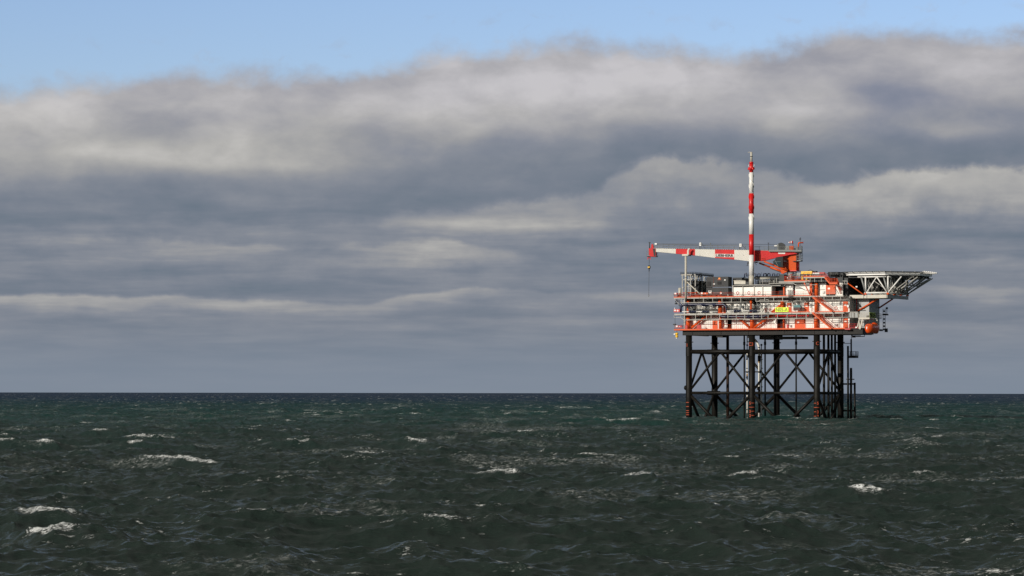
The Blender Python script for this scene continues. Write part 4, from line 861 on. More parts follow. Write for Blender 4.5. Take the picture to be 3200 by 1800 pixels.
single('tank_end', MB().cyl((q(A, 752, 0, 1).x, 1, Z3), (q(A, 752, 0, 1).x, 1, q(A, 0, 500, 1).z), .38, 16).sphere((q(A, 752, 0, 1).x, 1, q(A, 0, 500, 1).z), .38, 14, 8, (1, 1, .4)), 'cream', 'rounded cream tank at the far left of the upper deck beside the steel frame', 'tank', (q(A, 752, 0, 1).x, 1, Z3))
# ------------------------------------------------------------------ gooseneck vents
proto = None; vg = 6.5
gl = {327: 'leftmost', 340: 'second from the left', 355: 'just right of the banded stack', 368: 'fourth along the row right of the stack', 386: 'with a longer flat top', 399: 'just right of the long flat one', 414: 'second from the right end of the row', 428: 'rightmost of the row'}
for x, w in gl.items():
    a = P(2000+x, 867.5, vg); lab = 'navy gooseneck vent pipe on the roof, '+w
    if proto is None:
        r_ = .13; h = .95
        proto = Thing('gooseneck_vent', lab, 'vent pipe', a, 'navy gooseneck vents on the roof')
        proto.part('pipe', MB().path(bend([a, a+Vector((0, 0, h)), a+Vector((.62, 0, h)), a+Vector((.62, 0, .35))], .22), r_, 10), 'navy'); proto.part('mouth', MB().cyl(a+Vector((.62, 0, .38)), a+Vector((.62, 0, .25)), .18, 10), 'navy'); proto.part('base_flange', MB().cyl(a, a+Vector((0, 0, .08)), .24, 10), 'dgrey')
        proto = proto.e
    else:
        c = copy_tree(proto); c.location = world(a); c['label'] = lab
        if x in (386,): c.scale = (1.2, 1, 1.02)
t = Thing('vent_manifold', 'long dark roof manifold carrying the navy gooseneck vents', 'manifold', P(2325, 872, vg)); a = P(2322, 871, vg); b_ = P(2440, 867.5, vg); t.part('header', MB().box(a.x, b_.x, vg-.4, vg+.8, a.z, b_.z), 'dgrey')
for k in range(14):
    u = a.x+(b_.x-a.x)*(k+.5)/14; t.part('stub', MB().cyl((u, vg-.5, b_.z), (u, vg-.5, b_.z+rf.uniform(.15, .6)), rf.choice([.05, .08, .13]), 6), rf.choice(['dgrey', 'ink', 'galv']))
# whip antennas on the roof
for x, y0, y1, lab in ((H(375, 0)[0], 186, 260, 'thin whip antenna above the leftmost navy vents'), (H(665, 0)[0], 180, 265, 'thin whip antenna above the middle navy vents')):
    p = P(x, H(0, y1)[1], 5); single('antenna', MB().cyl(p, (p.x, 5, P(x, H(0, y0)[1], 5).z), .03, 5), 'ink', lab, 'antenna', p)
# ------------------------------------------------------------------ yellow unit and roof gear around the crane
vq = .5
def thingbox(nm, lab, cat, c, x0, y0, x1, y1, v, d, m, extra=None, z0=None):
    a = q(c, x0, y1, v); b = q(c, x1, y0, v); z0 = a.z if z0 is None else z0
    t = Thing(nm, lab, cat, (a.x, v, z0)); t.part('body', MB().box(a.x, b.x, v, v+d, z0, b.z), m)
    return t, a, b
t, a, b_ = thingbox('yellow_lift', 'yellow wheeled machine on the roof walkway right of the crane tower', 'machine', B, 985, 768, 1190, 822, vq, 1.8, 'yellow')
t.part('leg', MB().box(a.x+.1, a.x+.5, vq, vq+.5, zc1, a.z), 'yellow'); t.part('leg', MB().box(b_.x-.5, b_.x-.1, vq, vq+.5, zc1, a.z), 'yellow'); t.part('leg', MB().box(a.x+1.3, a.x+1.6, vq-.1, vq+.3, zc1, a.z), 'yellow')
t.part('arm', MB().bar(q(B, 1110, 765, vq), q(B, 1160, 742, vq), .1).bar(q(B, 1160, 742, vq), q(B, 1215, 765, vq), .1), 'ink')
thingbox('power_pack', 'low black machine right behind the yellow machine', 'machine', B, 1195, 765, 1265, 815, vq+1, 1.2, 'dgrey')
thingbox('tote_tank', 'white and red crates on the highest walkway', 'crate', B, 1205, 798, 1330, 842, vq, 1, 'mwhite')
t, a, b_ = thingbox('tote_tank', 'red crate behind the highest walkway railing next to the helideck stair', 'crate', B, 1335, 795, 1420, 842, vq, 1, 'signalred')
t = Thing('hose_drum', 'pale ribbed drum standing on the crane deck below the tower', 'drum', (q(B, 792, 880, 2).x, 2, zc1)); p = q(B, 792, 0, 2); t.part('shell', MB().cyl((p.x, 2, zc1), (p.x, 2, q(B, 0, 805, 2).z), .68, 22), 'galv'); t.part('rim', MB().cyl((p.x, 2, q(B, 0, 842, 2).z), (p.x, 2, q(B, 0, 836, 2).z), .73, 22), 'mwhite')
thingbox('blue_pump', 'navy blue pump box right of the pale drum on the crane deck', 'pump', B, 850, 785, 885, 872, 1.5, 1, 'navy')
thingbox('storage_box', 'light grey box between the pale drum and the yellow machine', 'box', B, 895, 800, 978, 872, 1.8, 1, 'galv')
thingbox('dark_housing', 'black machine housing left of the pale drum under the crane', 'housing', B, 575, 830, 665, 960, 1, 2, 'dgrey')
rf = random.Random(8)
for i_, (c, x0, x1, y, v, lab) in enumerate(((B, 670, 880, 915, -1.2, 'dark pipes behind the lower crane deck railing'), (B, 1050, 1430, 868, -1.9, 'dark pipes and valves behind the highest walkway railing'), (B, 680, 900, 870, -.8, 'small valves around the foot of the pale drum'), (B, 900, 1050, 870, -.8, 'small red and black valves below the yellow machine'), (B, 1500, 1690, 842, .2, 'black machinery beside the left end of the helideck'))):
    t = Thing('pipe_cluster', lab, 'pipe cluster', q(c, x0, y, v), 'pipe clusters around the crane deck')
    for k in range(14 if i_ != 4 else 26):
        x = rf.uniform(x0, x1); h = rf.uniform(15, 50); w = rf.choice([0, 25, 45, -25]); 
        t.part('pipe', MB().path([q(c, x, y, v), q(c, x, y-h, v), q(c, x+w+1, y-h-1, v)], rf.choice([.04, .06, .09]), 6), rf.choice(['ink', 'dgrey', 'galv', 'dgrey', 'signalred' if i_ != 4 else 'dgrey']))
    if i_ == 4: t.part('housing', rect(*B(1495, 785), *B(1690, 872), v+.8, 3), 'black')
# ------------------------------------------------------------------ yellow name signs
def sign(origin, ax, nrm, w, h, label):
    t = Thing('name_sign', label, 'sign', origin, 'yellow name signs'); o = Vector(origin)
    up = Vector((0, 0, 1)); c = [o-ax*w/2-up*h/2, o+ax*w/2-up*h/2, o+ax*w/2+up*h/2, o-ax*w/2+up*h/2]
    pn = t.part('panel', MB().prism(c, -nrm*.08), 'signyellow')
    t.part('lettering', text_mb('N05-A', h*1.12, .01, lambda x, y, z: o+ax*x+up*y+nrm*(.03+z), bold=.0, width=w*.88, high=h*.76), 'ink', pn)
    bk = MB()
    for s_ in (-.35, .35): bk.bar(o+ax*w*s_-nrm*.1-up*h*.5, o+ax*w*s_-nrm*.1+up*h*.5, .08)
    t.part('bracket', bk, 'dgrey', pn)
sa = P(2422.5, 975, VE-.35); sb = P(2463.8, 960.3, VE-.35)
sign((sa+sb)/2, Vector((1, 0, 0)), Vector((0, -1, 0)), sb.x-sa.x, sb.z-sa.z, 'yellow sign reading N05-A on the sunlit front railing of the middle deck')
uS = P(2718, 985, -1).x
sa = PU(2718, 992, uS); sb = PU(2736, 977.5, uS)
sign((sa+sb)/2, Vector((0, 1, 0)), Vector((1, 0, 0)), sb.y-sa.y, sb.z-sa.z, 'shaded yellow-green sign reading N05-A on the right side above the lifeboat')
# ------------------------------------------------------------------ lifeboat and davit
lb = P(2710, 1027, -4.0); Lb = 6.6; Bm = 1.12
t = Thing('lifeboat', 'enclosed orange lifeboat hanging in its davit under the right end of the platform', 'lifeboat', lb)
rings = []; n = 22; m = 20; mb = MB(); vs = []; fs = []
zc_ = P(2710, 1024.5, -4.0).z
for i in range(n+1):
    s_ = i/n; v = lb.y+s_*Lb
    e = min(1, s_/.3); full = (1-(1-e)**2.4) if s_ < .7 else 1-.45*((s_-.7)/.3)**2
    wid = Bm*(.12+.88*full)
    keel = -(.45+.85*(1-(1-min(1, s_/.14))**2)); top = .3+.72*(1-(1-min(1, s_/.22))**2)+.25*math.exp(-((s_-.78)/.15)**2)
    for j in range(m):
        an = 2*math.pi*j/m; c_, s2 = math.cos(an), math.sin(an)
        x = wid*(abs(c_)**.7)*(1 if c_ >= 0 else -1)
        z = top*(abs(s2)**.8) if s2 >= 0 else keel*(abs(s2)**1.15)
        vs.append((lb.x+x, v, zc_+z))
for i in range(n): fs += [(i*m+j, i*m+(j+1) % m, (i+1)*m+(j+1) % m, (i+1)*m+j) for j in range(m)]
fs += [tuple(range(m)), tuple(n*m+j for j in range(m))]
t.part('hull', mb.add(vs, fs, True), 'boat')
t.part('bow_mark', MB().box(lb.x-.2, lb.x-.02, lb.y-.08, lb.y+.3, zc_-.3, zc_+.3), 'mwhite'); t.part('bow_fitting', MB().box(lb.x-.2, lb.x+.15, lb.y+.25, lb.y+.55, zc_+.4, zc_+.7), 'dgrey')
t.part('canopy_tower', MB().sphere((lb.x, lb.y+5.1, zc_+.95), .8, 14, 8, (.8, 1.1, .6)), 'boat'); t.part('fender_strip', MB().path([(lb.x+Bm*1.02, lb.y+1.8+k*.5, zc_+.05) for k in range(9)], .06, 6), 'signalred')
t.part('handrail', MB().path([(lb.x+.7, lb.y+1+k*.5, zc_+.82) for k in range(9)], .03, 5), 'mwhite')
t = Thing('lifeboat_davit', 'pale grey davit frame with splayed legs around the lifeboat', 'davit', P(2690, 1028, -1.5)); vd = -1.5
zd = q(J, 700, 935, vd).z
t.part('beam', MB().box(q(J, 665, 0, vd).x, q(J, 940, 0, vd).x, vd, vd+.4, q(J, 0, 952, vd).z, q(J, 0, 922, vd).z), 'cream')
mb = MB(); mb.bar(q(J, 690, 950, vd), q(J, 640, 1140, vd), .22); mb.bar(q(J, 695, 950, vd+.2), q(J, 690, 1182, vd+.2), .3); mb.bar(q(J, 770, 952, vd), q(J, 712, 1182, vd), .3); mb.bar(q(J, 685, 1182, vd), q(J, 722, 1182, vd), .3); t.part('front_leg', mb, 'cream')
for x0, x1, x2, vv_ in ((1045, 1088, 1095, 3.2), (1125, 1165, 1176, 5.6)):
    mb = MB(); mb.bar(q(J, x0-50, 940, vv_), q(J, x0, 935, vv_), .2); mb.bar(q(J, x0, 935, vv_), q(J, x1, 1090, vv_), .24); mb.bar(q(J, x1, 1090, vv_), q(J, x2, 1245, vv_), .24); t.part('rear_leg', mb, 'cream')
a = q(J, 665, 920, vd); b_ = q(J, 945, 920, vd)
t.part('davit_platform', MB().box(a.x, P(2718, 990, vd).x, vd+.4, 4.4, a.z-.25, a.z-.05), 'cream')
t.part('railing', railing(MB(), (a.x, vd+.1, a.z-.02), (b_.x, vd+.1, a.z-.02), 1.25, .045, .65, 4), 'cream'); t.part('railing', railing(MB(), (b_.x, vd+.1, a.z), (b_.x, 7, a.z), 1.2, .045, .9), 'dgrey')
t.part('fall_wire', MB().cyl((lb.x, lb.y+1.6, zc_+.8), (lb.x, lb.y+1.6, a.z-.2), .05, 6), 'rope'); t.part('fall_wire', MB().cyl((lb.x, lb.y+5.6, zc_+.9), (lb.x, lb.y+5.6, a.z-.2), .05, 6), 'rope')
t.part('winch', MB().cyl((a.x+1.2, 1, a.z+.4), (a.x+2.2, 1, a.z+.4), .35, 14), 'dgrey')
t = Thing('deck_box_frame', 'row of grey boxes and frames left of the davit platform', 'box frame', q(J, 430, 910, vd)); 
for x0, x1 in ((430, 480), (490, 550), (575, 645)): t.part('box', MB().box(q(J, x0, 0, vd).x, q(J, x1, 0, vd).x, vd, vd+1, q(J, 0, 912, vd).z, q(J, 0, 790, vd).z), 'galv')
fr = MB()
for x in (430, 485, 548, 572, 645): fr.box(q(J, x-5, 0, vd).x, q(J, x+3, 0, vd).x, vd-.1, vd+.05, q(J, 0, 915, vd).z, q(J, 0, 770, vd).z)
fr.box(q(J, 425, 0, vd).x, q(J, 650, 0, vd).x, vd-.1, vd+1, q(J, 0, 785, vd).z, q(J, 0, 765, vd).z); t.part('frame', fr, 'steel')
# right edge mast with ladder, lamps
vr = 12.6
u_ = P(2763, 1000, vr).x
t = Thing('edge_ladder_tower', 'tall black ladder with lamps and a bracket at the right edge of the platform', 'ladder tower', (u_, vr, Z1))
mb = MB(); ladder(mb, u_, vr, q(J, 0, 1250, vr).z, q(J, 0, 700, vr).z, .6, .05); t.part('ladder', mb, 'ink')
for y in (740, 940, 1030, 1120, 1200): p = q(J, 1315, y, vr); t.part('fitting', MB().box(p.x-.2, p.x+.18, vr-.2, vr+.2, p.z-.2, p.z+.15), 'ink')
a = q(J, 1280, 840, vr); b_ = q(J, 1400, 810, vr); t.part('bracket', MB().box(a.x, b_.x, vr-.4, vr+.6, a.z-.1, b_.z), 'ink'); t.part('pole', MB().cyl(q(J, 1380, 810, vr), q(J, 1380, 690, vr), .07, 6), 'ink'); p = q(J, 1380, 672, vr); t.part('lamp', MB().box(p.x-.22, p.x+.22, vr-.2, vr+.2, p.z-.2, p.z+.25), 'ink')
p = q(J, 1365, 1230, vr); t.part('lamp', MB().box(p.x-.3, p.x+.3, vr-.3, vr+.3, p.z-.4, p.z+.5), 'ink')
# lower stepped service pipe under the right girder
t = Thing('under_pipe', 'black pipework hanging under the lower right edge of the platform', 'pipe', P(2662, 1050, 2)); t.part('pipe', MB().path([P(2661, 1048, 2), P(2672, 1052, 2), P(2702, 1051, 2), P(2702, 1045, 2)], .1, 8).cyl(P(2665, 1049, 2), P(2690, 1049, 2), .07, 6).box(*[f for p in [P(2668, 1051, 2)] for f in (p.x-.4, p.x+.4, 1.8, 2.2, p.z-.3, p.z+.2)]), 'jacket')
# ------------------------------------------------------------------ helideck
vh = 1.8; zt = P(2700, 849.5, vh).z
fr_ = P(2766, 850, vh).x; sd = 9.3; dg = sd/math.sqrt(2)
octo = [(fr_-sd, vh), (fr_, vh), (fr_+dg, vh+dg), (fr_+dg, vh+dg+sd), (fr_, vh+2*dg+sd), (fr_-sd, vh+2*dg+sd), (fr_-sd-dg, vh+dg+sd), (fr_-sd-dg, vh+dg)]
hc = (fr_-sd/2, vh+dg+sd/2)
T = Thing('helideck', 'octagonal helicopter deck on white tubular trusses at the right end', 'helideck', (hc[0], hc[1], Zy(915, 3)))
def ring(k): return [(hc[0]+(a_-hc[0])*k, hc[1]+(b-hc[1])*k) for a_, b in octo]
T.part('deck_plate', MB().prism([(a_, b, zt-.18) for a_, b in octo], (0, 0, .18)), 'helitop')
T.part('edge_beam', MB().prism([(a_, b, zt-.8) for a_, b in ring(.99)], (0, 0, .6)), 'mwhite')
for k in range(12):
    mb = MB(); v = vh+1.2+k*1.8; hw = min(sd/2+dg, sd/2+dg-abs(max(0, abs(v-hc[1])-sd/2)))-.8
    mb.box(hc[0]-hw, hc[0]+hw, v, v+.2, zt-1.35, zt-.802); T.part('joist', mb, 'dgrey')
# safety net panels hinged outwards all round, with outriggers
o1 = ring(1.003); o2 = ring(1.10)
for k in range(8):
    a0, a1, b0, b1 = o1[k], o1[(k+1) % 8], o2[k], o2[(k+1) % 8]; n = 6; mb = MB()
    L = lambda p, q_, f: (p[0]+(q_[0]-p[0])*f, p[1]+(q_[1]-p[1])*f)
    for i in range(n+1):
        f = i/n; p_ = L(a0, a1, f); r_ = L(b0, b1, f); mb.bar((p_[0], p_[1], zt-.25), (r_[0], r_[1], zt+.02), .08)
    for kk in range(1, 7):
        g = kk/6; p_ = L(a0, b0, g); r_ = L(a1, b1, g); mb.cyl((p_[0], p_[1], zt-.25+.27*g), (r_[0], r_[1], zt-.25+.27*g), .025, 4)
    mb.cyl((b0[0], b0[1], zt+.02), (b1[0], b1[1], zt+.02), .05, 6)
    T.part('safety_net', mb, 'dgrey')
# white slatted panel on the outer right edge
# right outer net panels carry white slats
k = 2; a0, a1, b0, b1 = o1[k], o1[k+1], o2[k], o2[k+1]; mb = MB()
for i in range(7):
    f = (i+.3)/7; p_ = L(a0, a1, f); r_ = L(b0, b1, f)
    mb.bar((p_[0]-.3, p_[1]-.2, zt-.16), (r_[0]+.2, r_[1]-.2, zt+.08), .12, .34)
T.part('white_slats', mb, 'mwhite')
for k in range(8):
    for f in (.15, .5, .85):
        p_ = L(octo[k], octo[(k+1) % 8], f); T.part('deck_lamp', MB().cyl((p_[0], p_[1], zt), (p_[0], p_[1], zt+.18), .09, 8), 'mwhite')
# truss: bottom chords, verticals, diagonals in three frames along V plus side frames
zb = P(2730, 915, 2.6).z; zu = zt-1.2
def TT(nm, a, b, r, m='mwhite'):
    if m == 'mwhite' and min(a[1], b[1]) > 3: m = 'steel'  # white members further back turn grey: deck shade put into colour
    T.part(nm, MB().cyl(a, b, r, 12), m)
def TT_old(nm, a, b, r, m='mwhite'): T.part(nm, MB().cyl(a, b, r, 12), m)
fr_v = (2.6, 7.4, 12.2, 17.0)
for i, v in enumerate(fr_v):
    ul = P(2705, 915, 2.6).x; ur = P(2775, 915, 2.6).x
    TT('bottom_chord', (ul-.3, v, zb), (ur+.3, v, zb), .2)
    TT('top_chord', (ul-2, v, zu), (fr_+(dg-1.2 if i in (1, 2, 3) else 0), v, zu), .16)
    um_ = (ul+ur)/2
    TT('vertical', (ul, v, zb), (ul, v, zu), .19); TT('vertical', (ur, v, zb), (ur, v, zu), .19)
    TT('diagonal', (ul+.2, v, zb), (um_, v, zu), .15); TT('diagonal', (ur-.2, v, zb), (um_, v, zu), .15)
    TT('cantilever_strut', (ur, v, zb), (ur+(3.4 if i in (0,) else dg*.92-.2), v, zu), .17)
    for uu in (ul, ur): T.part('bearing', MB().cyl((uu, v, zb-.45), (uu, v, zb+.02), .38, 12, .24), 'orange')
for uu in (ul, ur):
    TT('side_chord', (uu, fr_v[0], zb), (uu, fr_v[-1], zb), .16, 'mwhite'); TT('side_chord', (uu, fr_v[0], zu), (uu, fr_v[-1], zu), .15)
    for v0, v1 in zip(fr_v, fr_v[1:]):
        TT('side_diagonal', (uu, v0, zb), (uu, (v0+v1)/2, zu), .13); TT('side_diagonal', (uu, v1, zb), (uu, (v0+v1)/2, zu), .13)
TT('raking_strut', (ul, fr_v[0], zb), (ul-.9, vh+.2, zu), .2, 'galv'); TT('raking_strut', (ur, fr_v[0], zb), (ur-.9, vh+.2, zu), .2, 'galv')
for v in (5.0, 9.8, 14.6):
    TT('inner_post', (ul, v, zb), (ul, v, zu), .12, 'steel'); TT('inner_post', (ur, v, zb), (ur, v, zu), .12, 'steel'); TT('inner_diagonal', (ul, v, zu), (ur, v, zb), .1, 'steel'); TT('inner_diagonal', (ur, v, zb), (ur+dg*.7, v+2, zu), .12, 'steel')
for v in (6.2, 11, 15.5): T.part('cable_box', MB().box(ul+.8, ur-.6, v, v+.8, zu-.9, zu-.1), 'dgrey')
zm = (zb+zu)/2; uo = ur+dg*.45
TT('outer_rail', (uo, 7.4, zm), (uo, 17, zm), .14, 'galv')
for v in fr_v[1:]: TT('outer_vertical', (uo, v, zm), (uo, v, zu), .12)
TT('outer_strut', (ur, 12.2, zb), (ur+dg*.9, 17, zu), .13); TT('outer_strut', (ur, 17, zb), (ur+dg*.9, 18.5, zu), .13)
for v in (9.8, 14.6): TT('cantilever_strut', (ur, v, zb), (ur+dg*.85, v, zu), .13)
# support slab with girders
u0 = Ux(2640, 3.0); uSs = P(2773, 925, 2.2).x; z0 = P(2700, 932, 2.2).z; z1 = P(2700, 921.5, 2.2).z
T2 = Thing('helideck_support', 'grey box girder platform and red struts carrying the helideck trusses', 'support platform', (u0, 2.2, z0))
us_ = P(2655, 925, 2.2).x
T2.part('box_girder', MB().box(us_, uSs, 2.2, 2.6, z0, z1), 'cream'); T2.part('box_girder', MB().box(uSs-.4, uSs, 2.62, 17.8, z0, z1), 'grey'); T2.part('floor_plate', MB().box(us_+.1, uSs-.42, 2.62, 17.8, z0+.25, z1-.05), 'grey')  # front girder cream, side grey: lit and unlit faces put into colour
mb = MB()
for x in (2699, 2709, 2771): mb.box(P(x, 925, 2.2).x-.05, P(x, 925, 2.2).x+.05, 2.17, 2.2, z0, z1)
T2.part('stiffener', mb, 'dgrey')
T2.part('strut', MB().cyl(q(C, 300, 395, 1.8), q(C, 600, 612, 1.8), .14, 12), 'orange')
T2.part('strut', MB().cyl(P(2678, 973, 4.25), P(2746, 932, 4.1), .19, 12), 'orange'); T2.part('strut', MB().cyl(PU(2746, 963, UTW), P(2790, 934, 11), .19, 12), 'orange')
a = P(2677, 973, 4.3); T2.part('strut', MB().cyl((a.x, 4.3, a.z), (a.x, 4.3, z0+.1), .1, 10), 'signalred')
T2.part('window_frame', MB().bar(q(C, 200, 350, 1), q(C, 290, 350, 1), .12).bar(q(C, 288, 350, 1), q(C, 288, 415, 1), .12).bar(q(C, 235, 350, 1), q(C, 235, 400, 1), .1).bar(q(C, 210, 405, 1), q(C, 288, 410, 1), .08), 'steel')
# ------------------------------------------------------------------ sea
rng = np.random.default_rng(42)
def tile(N, L, lmin, lmax, lp, wdir, spread, std):
    k1 = 2*np.pi*np.fft.fftfreq(N, L/N); kx, ky = np.meshgrid(k1, k1, indexing='ij'); k = np.hypot(kx, ky); k[0, 0] = 1
    kp = 2*np.pi/lp; S = np.exp(-1.0*(kp/k)**2)/k**4
    c = (kx*wdir[0]+ky*wdir[1])/k; S *= (np.abs(c)**spread+.06)
    S *= (k < 2*np.pi/lmin)*(k > 2*np.pi/lmax); S[0, 0] = 0
    Hk = np.sqrt(S)*(rng.standard_normal((N, N))+1j*rng.standard_normal((N, N)))
    h = np.fft.ifft2(Hk).real; s = std/h.std(); Hk = Hk*s; h = h*s
    dx = np.fft.ifft2(1j*kx/k*Hk).real; dy = np.fft.ifft2(1j*ky/k*Hk).real
    jxx = np.fft.ifft2(-kx*kx/k*Hk).real; jyy = np.fft.ifft2(-ky*ky/k*Hk).real; jxy = np.fft.ifft2(-kx*ky/k*Hk).real
    return dict(N=N, L=L, h=h, dx=dx, dy=dy, jxx=jxx, jyy=jyy, jxy=jxy)
wd = np.array([-.80, -.60]); wd2 = np.array([-.62, -.78])
tA = tile(2048, 401.0, .75, 7, 4.2, wd, 1.6, .088)
tB = tile(1024, 97.0, .28, 4, 1.6, wd2, 1.0, .034)
wd3 = np.array([-.70, -.71])
tC = tile(1024, 613.0, 5, 80, 21, wd3, 2.5, .27)
def samp(t, f, x, y):
    N = t['N']; a = (x/t['L'] % 1)*N; b = (y/t['L'] % 1)*N; i = np.floor(a).astype(np.int64); j = np.floor(b).astype(np.int64); fa = (a-i).astype(np.float32); fb = (b-j).astype(np.float32)
    i %= N; j %= N; i1 = (i+1) % N; j1 = (j+1) % N; g = f
    return g[i, j]*(1-fa)*(1-fb)+g[i1, j]*fa*(1-fb)+g[i, j1]*(1-fa)*fb+g[i1, j1]*fa*fb
# whitecap field: folded crests, smeared downwind
LAM = 1.05
J_ = (1+LAM*tC['jxx'])*(1+LAM*tC['jyy'])-(LAM*tC['jxy'])**2
th0 = np.percentile(J_, 1.7); th1 = np.percentile(J_, .25)
core = np.clip((th0-J_)/(th0-th1), 0, 1).astype(np.float32)
foam = core.copy(); trail = np.zeros_like(core); cell = tC['L']/tC['N']
for s in range(1, 6):
    sh = (int(round(-wd3[0]*s*.7/cell)), int(round(-wd3[1]*s*.7/cell)))
    trail = np.maximum(trail, np.roll(core, sh, (0, 1))*(1-s/6)*.7)
foam = np.maximum(foam, trail)
# small ring of columns through the field of view, coarse elsewhere
fine = np.linspace(-.172, .172, 1000)
left = np.linspace(-math.pi, -.172, 140, endpoint=False); left = -math.pi + (left+math.pi)**1.0
mid1 = np.linspace(-.5, -.172, 190, endpoint=False); mid2 = -mid1[::-1]
far1 = np.linspace(-math.pi, -.5, 60, endpoint=False); far2 = -far1[::-1][:-1]
az = np.concatenate([far1, mid1, fine, mid2, far2])
rows = [12.0]
while rows[-1] < 80: rows.append(rows[-1]*1.012)
while rows[-1] < 320: rows.append(rows[-1]*(1+.0017))
while rows[-1] < 3200: rows.append(rows[-1]*(1+.0023))
while rows[-1] < 9000: rows.append(rows[-1]*1.004)
while rows[-1] < 120000: rows.append(rows[-1]*1.12)
rr_ = np.array(rows); nr, na = len(rr_), len(az); print('sea grid', nr, na, nr*na)
RR, AZ = np.meshgrid(rr_, az, indexing='ij'); X = RR*np.sin(AZ); Y = RR*np.cos(AZ)
fadeB = np.clip(1.6-RR/900, 0, 1); fadeA = np.clip(1.5-RR/14000, 0.0, 1)
ca_, sa_ = math.cos(.6), math.sin(.6); XB = X*ca_+Y*sa_; YB = -X*sa_+Y*ca_
XC, YC = X+171.0, Y+233.0
grp = 1+.45*np.sin(X/61+1.3*np.sin(Y/83))*np.sin(Y/97+.7)       # wave groups
hA = samp(tC, tC['h'], XC, YC)*grp+samp(tA, tA['h'], X, Y)*np.clip(1.7-RR/3000, .25, 1)
# long swell sets
hS = .13*np.sin((X*.55+Y*-.83)*2*np.pi/38)*(.5+.5*np.sin(X/90-Y/170))+.30*np.sin((X*-.35+Y*-.94)*2*np.pi/67+1.0)*(.6+.4*np.sin(X/150+Y/260))
Zz = (hA+hS)*fadeA+samp(tB, tB['h'], XB, YB)*fadeB
near = np.clip(2.2-RR/1500, 0, 1); XC, YC = X+171.0, Y+233.0
bx_ = samp(tB, tB['dx'], XB, YB); by_ = samp(tB, tB['dy'], XB, YB)
Xd = X+LAM*(samp(tA, tA['dx'], X, Y)+samp(tC, tC['dx'], XC, YC)*grp)*near+.9*(bx_*ca_-by_*sa_)*fadeB
Yd = Y+LAM*(samp(tA, tA['dy'], X, Y)+samp(tC, tC['dy'], XC, YC)*grp)*near+.9*(bx_*sa_+by_*ca_)*fadeB
fo = samp(tC, foam, XC, YC)*np.clip(grp, .6, 1.4)
patch = .5+.5*np.sin(X/37+2*np.sin(Y/53))*np.sin(Y/71+X/90)
fo = np.clip(fo*(.5+.8*patch), 0, 1)
# churned water round the legs
for (u, v) in legs:
    w = world((u, v, 0)); d = np.hypot((X-w.x), (Y-w.y)); fo = np.maximum(fo, np.clip(1.9-d/1.5, 0, .75))
co = np.stack([Xd, Yd, Zz], -1).reshape(-1, 3).astype(np.float32)
idx = np.arange(nr*na).reshape(nr, na); nx = np.roll(idx, -1, axis=1)
quads = np.stack([idx[:-1], nx[:-1], nx[1:], idx[1:]], -1).reshape(-1, 4).astype(np.int32)
me = bpy.data.meshes.new('sea'); me.vertices.add(len(co)); me.vertices.foreach_set('co', co.ravel())
nq = len(quads); me.loops.add(nq*4); me.loops.foreach_set('vertex_index', quads[:, ::-1].ravel())
me.polygons.add(nq); me.polygons.foreach_set('loop_start', np.arange(nq, dtype=np.int32)*4); me.polygons.foreach_set('loop_total', np.full(nq, 4, dtype=np.int32))
me.polygons.foreach_set('use_smooth', np.ones(nq, dtype=bool)); me.update(calc_edges=True)
at = me.attributes.new('foam', 'FLOAT', 'POINT'); at.data.foreach_set('value', fo.ravel().astype(np.float32))
at2 = me.attributes.new('ripple', 'FLOAT', 'POINT'); at2.data.foreach_set('value', (np.interp(RR, [80, 300, 1200, 4000], [.24, .36, .58, .72])).ravel().astype(np.float32))
sea = bpy.data.objects.new('sea', me); COL.objects.link(sea); sea['kind'] = 'structure'; sea['label'] = 'choppy dark green sea with scattered whitecaps'
sm_ = bpy.data.materials.new('sea_water'); sm_.use_nodes = True; nt = sm_.node_tree; ns = nt.nodes; lk = nt.links
b = ns['Principled BSDF']; b.inputs['Roughness'].default_value = .12; b.inputs['IOR'].default_value = 1.333
def node(t_, **k):
    n_ = ns.new(t_)
    for a_, v_ in k.items(): setattr(n_, a_, v_)
    return n_
geo = node('ShaderNodeNewGeometry')
def noise(scale, detail=4, vec=None, rough=.6, sc=(1, 1, 1), dist=0, rot=.65):
    mp = node('ShaderNodeMapping'); mp.inputs['Scale'].default_value = sc; mp.inputs['Rotation'].default_value = (0, 0, rot); lk.new(geo.outputs['Position'], mp.inputs[0])
    n_ = node('ShaderNodeTexNoise'); n_.inputs['Scale'].default_value = scale; n_.inputs['Detail'].default_value = detail; n_.inputs['Roughness'].default_value = rough; n_.inputs['Distortion'].default_value = dist
    lk.new(mp.outputs[0], n_.inputs['Vector']); return n_.outputs[0]
def mth(op, a_, b_=None, c_=None, clamp=False):
    n_ = node('ShaderNodeMath', operation=op); n_.use_clamp = clamp
    for i, x in enumerate((a_, b_, c_)):
        if x is None: continue
        if isinstance(x, (int, float)): n_.inputs[i].default_value = x
        else: lk.new(x, n_.inputs[i])
    return n_.outputs[0]
def maprange(v, a0, a1, b0=0, b1=1, smooth=True):
    n_ = node('ShaderNodeMapRange'); n_.interpolation_type = 'SMOOTHSTEP' if smooth else 'LINEAR'
    lk.new(v, n_.inputs['Value']); n_.inputs['From Min'].default_value = a0; n_.inputs['From Max'].default_value = a1; n_.inputs['To Min'].default_value = b0; n_.inputs['To Max'].default_value = b1
    return n_.outputs[0]
atn = node('ShaderNodeAttribute'); atn.attribute_name = 'foam'; afoam = atn.outputs['Fac']
fn = noise(3.4, 10, rough=.8, sc=(.7, .7, 1), dist=.4); lace = noise(1.7, 7, rough=.7, sc=(.4, 1.2, 1), dist=1.0, rot=.15)
ridge = mth('SUBTRACT', 1, mth('MULTIPLY', mth('ABSOLUTE', mth('SUBTRACT', lace, .5)), 9), clamp=True)
